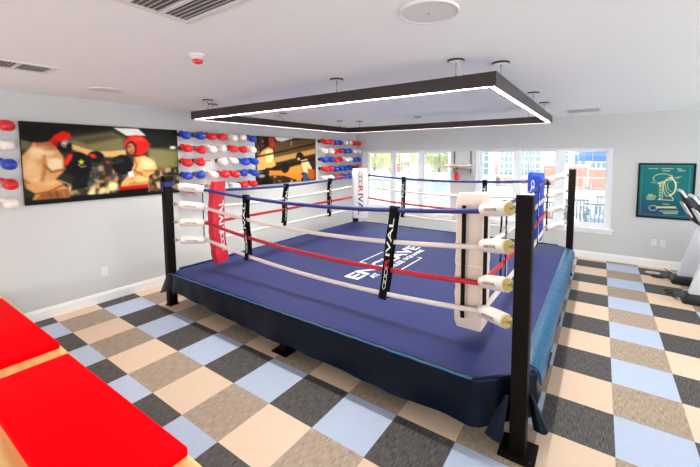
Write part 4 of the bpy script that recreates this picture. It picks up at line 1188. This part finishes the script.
# ------------------------------------------------------------------ cardio machines
def cardio_machine(yc, label):
    g = thing('cardio_machine', label, 'exercise machine', (3.58, yc, 0), 0, 'silver and black cardio machines')
    def box(*a, b=0.01): mb = MB(); mb.box(*a, b, 2); return mb
    def slab(prof, w, bev=0.01):
        mb = MB(); mb.rings([[Vector((x, y, z)) for x, z in prof] for y in (-w, w)])
        if bev: bmesh.ops.bevel(mb.bm, geom=list(mb.bm.edges), offset=bev, segments=2, profile=0.5, affect='EDGES')
        return mb
    part('front_foot', slab([(0.0, 0.0), (-0.01, 0.05), (0.03, 0.12), (0.42, 0.14), (0.60, 0.10), (0.60, 0.0)], 0.13, 0.025), M['black'], g)
    part('base_rail', box(0.5, 1.70, -0.06, 0.06, 0.03, 0.11, b=0.02), M['black'], g)
    part('rear_foot', box(1.62, 1.75, -0.28, 0.28, 0.0, 0.07, b=0.02), M['black'], g)
    part('mast', slab([(0.07, 0.12), (0.35, 0.13), (0.44, 0.72), (0.37, 0.98), (0.27, 0.98)], 0.055, 0.02), M['silver'], g)
    mb = MB()
    rows = []
    for y, k in ((-0.11, .86), (-0.085, .97), (-0.04, 1), (0.04, 1), (0.085, .97), (0.11, .86)):
        rows.append([Vector((0.80+0.36*k*cos(a), y, 0.46+0.33*k*sin(a))) for a in np.linspace(0, 2*pi, 33)[:-1]])
    mb.rings(rows); sh = part('flywheel_shroud', mb, M['black'], g, angle=50)
    mb = MB(); mb.cyl((0.80, -0.125, 0.46), (0.80, 0.125, 0.46), 0.11, seg=28); part('hub_disc', mb, M['silver'], sh)
    for sgn in (-1, 1):
        mb = MB(); mb.tube([(0.80, sgn*0.14, 0.46), (0.80-sgn*0.17, sgn*0.15, 0.40)], 0.016, 10); mb.cyl((0.80, sgn*0.12, 0.46), (0.80, sgn*0.155, 0.46), 0.025, seg=14)
        c = part('crank_arm', mb, M['steel'], g)
        x = 0.80-sgn*0.17
        part('pedal', box(x-0.14, x+0.16, sgn*0.16, sgn*0.27, 0.385, 0.415, b=0.01), M['black'], c)
        mb = MB(); mb.tube([(0.33, sgn*0.06, 1.00), (0.36, sgn*0.20, 1.03), (0.48, sgn*0.24, 1.08), (0.66, sgn*0.22, 1.10)], 0.018, 12); part('handlebar', mb, M['black'], g)
    part('console_base', slab([(0.14, 1.09), (0.20, 0.99), (0.30, 0.92), (0.44, 0.95), (0.42, 1.06), (0.26, 1.12)], 0.16, 0.02), M['black'], g)
    c = part('console', slab([(0.035, 1.43), (0.07, 1.455), (0.27, 1.10), (0.19, 1.07)], 0.17, 0.012), M['black'], g)
    d = Vector((0.20, 0, -0.355)).normalized(); n = Vector((0.355, 0, 0.20)).normalized(); a = Vector((0.077, 0, 1.443))
    mb = MB(); mb.rings([[a+n*k+Vector((0, -0.14, 0)), a+n*k+Vector((0, 0.14, 0)), a+d*0.33+n*k+Vector((0, 0.14, 0)), a+d*0.33+n*k+Vector((0, -0.14, 0))] for k in (0.0, 0.006)])
    part('screen', mb, M['screen'], c, smooth=False)
    mb = MB(); mb.rings([[Vector((x, y, z)) for x, z in ((0.028, 1.437), (0.055, 1.462), (0.115, 1.36), (0.09, 1.345))] for y in (-0.176, 0.176)]); part('console_trim', mb, M['silver'], c, smooth=False)
    mb = MB(); mb.rings([[Vector((x, y, z)) for x, z in ((0.183, 1.072), (0.085, 1.265), (0.072, 1.255), (0.168, 1.058))] for y in (-0.176, 0.176)]); part('console_trim', mb, M['silver'], c, smooth=False)
    return g
cardio_machine(4.88, 'silver and black cardio machine with tilted console, the one closer to the window wall')
cardio_machine(4.02, 'silver and black cardio machine with tilted console, the one farther from the window wall')
mb = MB()
mb.tube([(3.43+0.08*cos(a)+0.004*a, 5.03+0.07*sin(a)+0.004*a, 0.008+0.004*(k % 2)) for k, a in enumerate(np.linspace(0, 4*pi, 40))]+[(3.60, 5.2, 0.008), (3.66, 5.45, 0.008), (3.60, 5.64, 0.008)], 0.007, 8)
single('power_cord', mb, M['cord'], 'black coiled power cord on the floor beneath the teal poster', 'cord', org=(3.43, 5.03, 0))
mb = MB(); mb.tube([(3.50+0.05*sin(2*a), 4.28+0.13*sin(a), 0.008) for a in np.linspace(0, 2*pi, 40)], 0.007, 8); mb.tube([(3.50, 4.15, 0.008), (3.53, 4.08, 0.008), (3.555, 4.05, 0.008)], 0.007, 8)
single('power_cord', mb, M['cord'], 'dark looped power cord at the foot of the outer cardio machine', 'cord', org=(3.5, 4.3, 0))
mb = MB(); mb.tube([(3.40+0.09*cos(a), 5.24+0.05*sin(a), 0.012) for a in np.linspace(0, 2*pi, 24)], 0.012, 8)
single('coiled_cable', mb, M['cordw'], 'pale coiled cable on the carpet just behind the black coiled cord', 'cord', org=(3.40, 5.24, 0))

# ------------------------------------------------------------------ outside, seen through the windows
GZ = -0.2
mb = MB(); mb.box(-70, 60, YB+0.2, 90, GZ-0.3, GZ); struct('ground_outside', mb, M['concrete'], smooth=False)
mb = MB(); mb.box(-22, -5.2, 14.5, 27, GZ, GZ+0.02); struct('pool_water', mb, M['water'], smooth=False)
mb = MB()
for a in ((-22.4, -22, 14.1, 27.4), (-5.2, -4.8, 14.1, 27.4), (-22.4, -4.8, 14.1, 14.5), (-22.4, -4.8, 27, 27.4)): mb.box(a[0], a[1], a[2], a[3], GZ, GZ+0.07, 0.01)
struct('trim_1', mb, M['siding'])
def tree(x, y, h, rad, m, label, seed):
    r = random.Random(seed)
    g = thing('garden_tree', label, 'tree', (x, y, GZ), 0, 'trees beyond the pool')
    mb = MB(); mb.tube([(x, y, GZ), (x+0.1, y, GZ+h*0.3), (x, y+0.1, GZ+h*0.6)], [0.16, 0.12, 0.06], 8); part('trunk', mb, M['bark'], g, world=True)
    mb = MB(); bm = mb.bm
    for k in range(1500):
        while True:
            p = Vector((r.uniform(-1, 1), r.uniform(-1, 1), r.uniform(-1, 1)))
            if 0.35 < p.length < 1 and (sin(p.x*7+seed)*sin(p.y*6)*sin(p.z*8+1) > -0.25): break
        c = Vector((x+p.x*rad, y+p.y*rad, GZ+h*0.52+p.z*h*0.46))
        s = r.uniform(0.10, 0.22); a = Vector((r.gauss(0, 1), r.gauss(0, 1), r.gauss(0, 1))).normalized(); b = a.orthogonal().normalized(); n = a.cross(b)
        bm.faces.new([bm.verts.new(c+a*s), bm.verts.new(c+b*s*0.6+n*0.04), bm.verts.new(c-a*s), bm.verts.new(c-b*s*0.6+n*0.04)])
    part('foliage', mb, m, g, world=True, smooth=False, recalc=False)
TL = [(-31.5, 43, 5.2, 2.5, 'leaf2', 'pale bushy tree outside, beyond the pool at the room-corner side of the window'), (-26, 43, 5.6, 2.6, 'leaf', 'yellow-green bushy tree outside, second along beyond the pool'),
      (-20.7, 41, 5.0, 2.5, 'leaf', 'yellow-green bushy tree outside, behind the pink pool towel'), (-15.6, 43, 5.4, 2.4, 'leaf2', 'greyish bushy tree outside, fourth along beyond the pool'),
      (-10.6, 41.6, 5.2, 2.4, 'leaf', 'yellow-green bushy tree outside, closest to the brick building')]
for k, (x, y, h, rad, m, lb) in enumerate(TL): tree(x, y, h, rad, M[m], lb, k+2)
mb = MB(); mb.box(-34, -9.5, 44.5, 44.8, GZ, GZ+2.2); struct('trim_2', mb, M['siding'])
# white privacy board and pink towel seen over the pool
g = thing('pool_signboard', 'blank white board on posts standing beyond the pool', 'board', (-18.2, 38, GZ))
mb = MB(); mb.box(-18.9, -17.5, 38, 38.06, 1.25, 2.15, 0.01); part('board', mb, M['siding'], g, world=True)
for x in (-18.7, -17.7):
    mb = MB(); mb.box(x-0.04, x+0.04, 38.06, 38.12, GZ, 2.0); part('post', mb, M['patio'], g, world=True)
g = thing('lounge_cabana', 'pink-red cloth cabana seat beyond the pool', 'seat', (-18.6, 36, GZ))
mb = MB(); mb.box(-19.3, -18.1, 35.8, 36.6, 0.2, 0.5, 0.05); mb.box(-19.3, -18.1, 36.5, 36.7, 0.4, 1.0, 0.05); part('cushion', mb, M['pinkred'], g, world=True)
for x in (-19.2, -18.2):
    mb = MB(); mb.box(x-0.04, x+0.04, 35.9, 36.5, GZ, 0.22); part('leg', mb, M['patio'], g, world=True)
for k, (x, y, lb) in enumerate(((-15.2, 31, 'white pool lounger outside, in line with the white board'), (-12.6, 31, 'white pool lounger outside, halfway along the far pool edge'), (-10.0, 31, 'white pool lounger outside, closest to the brick building'))):
    g = thing('pool_lounger', lb, 'lounger', (x, y, GZ), 0, 'pool loungers')
    mb = MB(); mb.box(x-0.9, x+0.6, y-0.33, y+0.33, GZ+0.32, GZ+0.40, 0.02); part('seat', mb, M['siding'], g, world=True)
    mb = MB(); mb.rings([[Vector((x+0.55, yy, GZ+0.36)), Vector((x+0.62, yy, GZ+0.34)), Vector((x+1.1, yy, GZ+0.95)), Vector((x+1.05, yy, GZ+1.0))] for yy in (y-0.33, y+0.33)]); part('backrest', mb, M['siding'], g, world=True)
    for dx in (-0.8, 0.5):
        for dy in (-0.28, 0.28):
            mb = MB(); mb.box(x+dx-0.025, x+dx+0.025, y+dy-0.025, y+dy+0.025, GZ, GZ+0.33); part('leg', mb, M['patio'], g, world=True)

# brick apartment building
FY = 24.0
g = thing('apartment_building', 'brick and white-trimmed apartment building outside the larger window', 'building', (0, FY, GZ))
mb = MB(); mb.box(-7.2, 16, FY, FY+6, GZ, 7.5); part('siding_wall', mb, M['siding'], g, world=True, smooth=False)
for a, b, z in ((-4.0, -0.1, 0.40), (-3.70, -3.36, 1.33), (-2.44, -2.14, 0.9), (-0.62, 0.30, 1.28), (0.9, 1.9, 1.22), (2.0, 3.0, 1.1), (3.2, 7.0, 1.3)):
    mb = MB(); mb.box(a, b, FY-0.06, FY+0.02, GZ, z); part('brick_panel', mb, M['brick'], g, world=True, smooth=False)
for x0, x1, z0, z1 in ((-6.6, -5.5, 1.0, 2.9), (-5.2, -4.15, 0.6, 2.5), (-3.34, -2.5, 0.55, 2.42), (-1.98, -1.52, 0.6, 2.42), (-1.42, -0.72, 0.6, 2.42), (0.35, 0.85, 1.5, 2.6), (1.2, 1.8, 1.4, 2.8), (2.1, 2.9, 1.2, 2.6), (3.4, 4.2, 1.2, 2.7), (5.0, 5.9, 1.2, 2.7)):
    mb = MB()
    for a in ((x0-0.08, x1+0.08, z0-0.08, z0), (x0-0.08, x1+0.08, z1, z1+0.08), (x0-0.08, x0, z0, z1), (x1, x1+0.08, z0, z1)): mb.box(a[0], a[1], FY-0.09, FY+0.01, a[2], a[3])
    n = max(1, round((x1-x0)/0.3))
    for k in range(1, n): xx = x0+(x1-x0)*k/n; mb.box(xx-0.02, xx+0.02, FY-0.07, FY, z0, z1)
    for k in (1, 2, 3): zz = z0+(z1-z0)*k/4; mb.box(x0, x1, FY-0.07, FY, zz-0.02-(k == 2)*0.03, zz+0.02+(k == 2)*0.03)
    w = part('building_window', mb, M['sash'], g, world=True, smooth=False)
    mb = MB(); mb.box(x0, x1, FY-0.03, FY-0.01, z0, z1); part('pane', mb, M['pane_out'], w, world=True, smooth=False)
for x in (-3.9, -2.10, -0.64):
    mb = MB(); mb.box(x-0.12, x+0.12, FY-0.12, FY, GZ, 7.5); part('pilaster', mb, M['siding'], g, world=True, smooth=False)

# parasol, lamp post, railing and patio seats outside
px, py = 3.0, 12.0
g = thing('patio_parasol', 'blue patio parasol open outside the larger window', 'parasol', (px, py, GZ))
mb = MB(); rings = []
for r, z in ((0.02, 2.95), (0.55, 2.5), (1.14, 1.96)):
    rings.append([Vector((px+r*cos(a), py+r*sin(a), z)) for a in np.linspace(0, 2*pi, 9)[:-1]])
for r, z in ((1.14, 1.80), (1.13, 1.80), (1.13, 1.95), (0.55, 2.485), (0.02, 2.935)):
    rings.append([Vector((px+r*cos(a), py+r*sin(a), z)) for a in np.linspace(0, 2*pi, 9)[:-1]])
mb.rings(rings); part('canopy', mb, M['parasol'], g, world=True, smooth=False)
mb = MB(); mb.cyl((px, py, GZ), (px, py, 2.94), 0.022, seg=10); part('pole', mb, M['patio'], g, world=True)
mb = MB(); mb.cyl((px, py, GZ), (px, py, GZ+0.08), 0.25, seg=20); part('base', mb, M['patio'], g, world=True)
g = thing('railing_fence', 'pale green metal railing outside the larger window', 'railing', (3, 17, GZ))
for z in (0.30, 0.95):
    mb = MB(); mb.box(-4.0, 7, 16.98, 17.02, z-0.02, z+0.02); part('rail', mb, M['rail'], g, world=True, smooth=False)
for k in range(12):
    x = -4.0+k*1.0; mb = MB(); mb.box(x-0.03, x+0.03, 16.97, 17.03, GZ, 1.0); part('post', mb, M['rail'], g, world=True, smooth=False)
def patio_chair(x, y, m, label, rz):
    g = thing('patio_chair', label, 'patio chair', (x, y, GZ), rz, 'patio chairs outside')
    mb = MB(); mb.box(-0.30, 0.30, -0.28, 0.28, 0.36, 0.48, 0.03); part('seat', mb, m, g)
    mb = MB(); 
    for k in range(7): mb.box(-0.30+k*0.095, -0.27+k*0.095, 0.27, 0.31, 0.3, 0.86)
    mb.box(-0.33, 0.33, 0.265, 0.315, 0.84, 0.89); part('backrest', mb, M['patio'], g, smooth=False)
    for sx in (-1, 1):
        mb = MB(); mb.box(sx*0.33-0.02, sx*0.33+0.02, -0.3, 0.3, 0.58, 0.62); part('armrest', mb, M['patio'], g, smooth=False)
        for sy in (-0.28, 0.28):
            mb = MB(); mb.box(sx*0.33-0.02, sx*0.33+0.02, sy-0.02, sy+0.02, 0, 0.6); part('leg', mb, M['patio'], g, smooth=False)
patio_chair(2.62, 9.3, M['patio_cushion'], 'grey slatted patio chair outside, closest to the blue pad window edge', pi)
patio_chair(1.95, 10.1, M['siding'], 'grey slatted patio chair with white cushion outside', pi+0.4)
patio_chair(2.9, 10.9, M['patio_cushion'], 'grey slatted patio chair outside, under the blue parasol', 0.2)
patio_chair(1.45, 9.1, M['orange'], 'patio chair with orange cushion outside the larger window', pi-0.3)

# ------------------------------------------------------------------ light
w = bpy.data.worlds.new('daylight'); bpy.context.scene.world = w; w.use_nodes = True
bg = w.node_tree.nodes['Background']; bg.inputs[0].default_value = (0.93, 0.97, 1.0, 1); bg.inputs[1].default_value = 2.7

def area(name, loc, target, sx, sy, power, color):
    l = bpy.data.lights.new(name, 'AREA'); l.shape = 'RECTANGLE'; l.size = sx; l.size_y = sy; l.energy = power; l.color = color
    o = bpy.data.objects.new(name, l); COL.objects.link(o); o.location = loc
    o.rotation_euler = (Vector(target)-Vector(loc)).to_track_quat('-Z', 'Z').to_euler()
    return o
# added fill lights, standing in for daylight through unseen side and rear openings
for a, b, z0, z1 in REAR_OPENINGS:
    area('rear_fill', ((a+b)/2, YR-0.05, (z0+z1)/2), ((a+b)/2, YR+5, (z0+z1)/2+2.2), b-a, z1-z0, 48, (0.97, 0.99, 1.0))
for a, b, z0, z1 in RWIN:
    area('side_fill', (XR+0.05, (a+b)/2, (z0+z1)/2), (XR-5, (a+b)/2, (z0+z1)/2+3.6), b-a, z1-z0, 36, (0.95, 0.98, 1.0))

# ------------------------------------------------------------------ camera
cam = bpy.data.cameras.new('camera'); co = bpy.data.objects.new('camera', cam); COL.objects.link(co)
Rm = [[0.8294232151933723, 0.5586061291333831, -0.00404012288266468], [0.03962886895208865, -0.0660523064225132, -0.9970289090903256], [-0.557213318975657, 0.8267988179181708, -0.07692224545115907]]
m = Matrix.Identity(4)
for i in range(3):
    m[i][0] = Rm[0][i]; m[i][1] = -Rm[1][i]; m[i][2] = -Rm[2][i]
m.translation = Vector((2.6031238618836143, -2.2567052757739936, 1.986133771013636))
co.matrix_world = m
cam.sensor_width = 36; cam.lens = 350.97/700*36
cam.shift_x = -(364.034-350)/700; cam.shift_y = (183.28-233.5)/700
cam.clip_start = 0.05; cam.clip_end = 300
sc = bpy.context.scene; sc.camera = co
sc.view_settings.view_transform = 'Standard'; sc.view_settings.look = 'None'; sc.view_settings.gamma = 1; sc.view_settings.use_curve_mapping = False
sc.view_settings.exposure = 0.16
sc.cycles.use_denoising = True
sc.cycles.max_bounces = 10; sc.cycles.diffuse_bounces = 6; sc.cycles.transparent_max_bounces = 12
sc.cycles.sample_clamp_indirect = 8
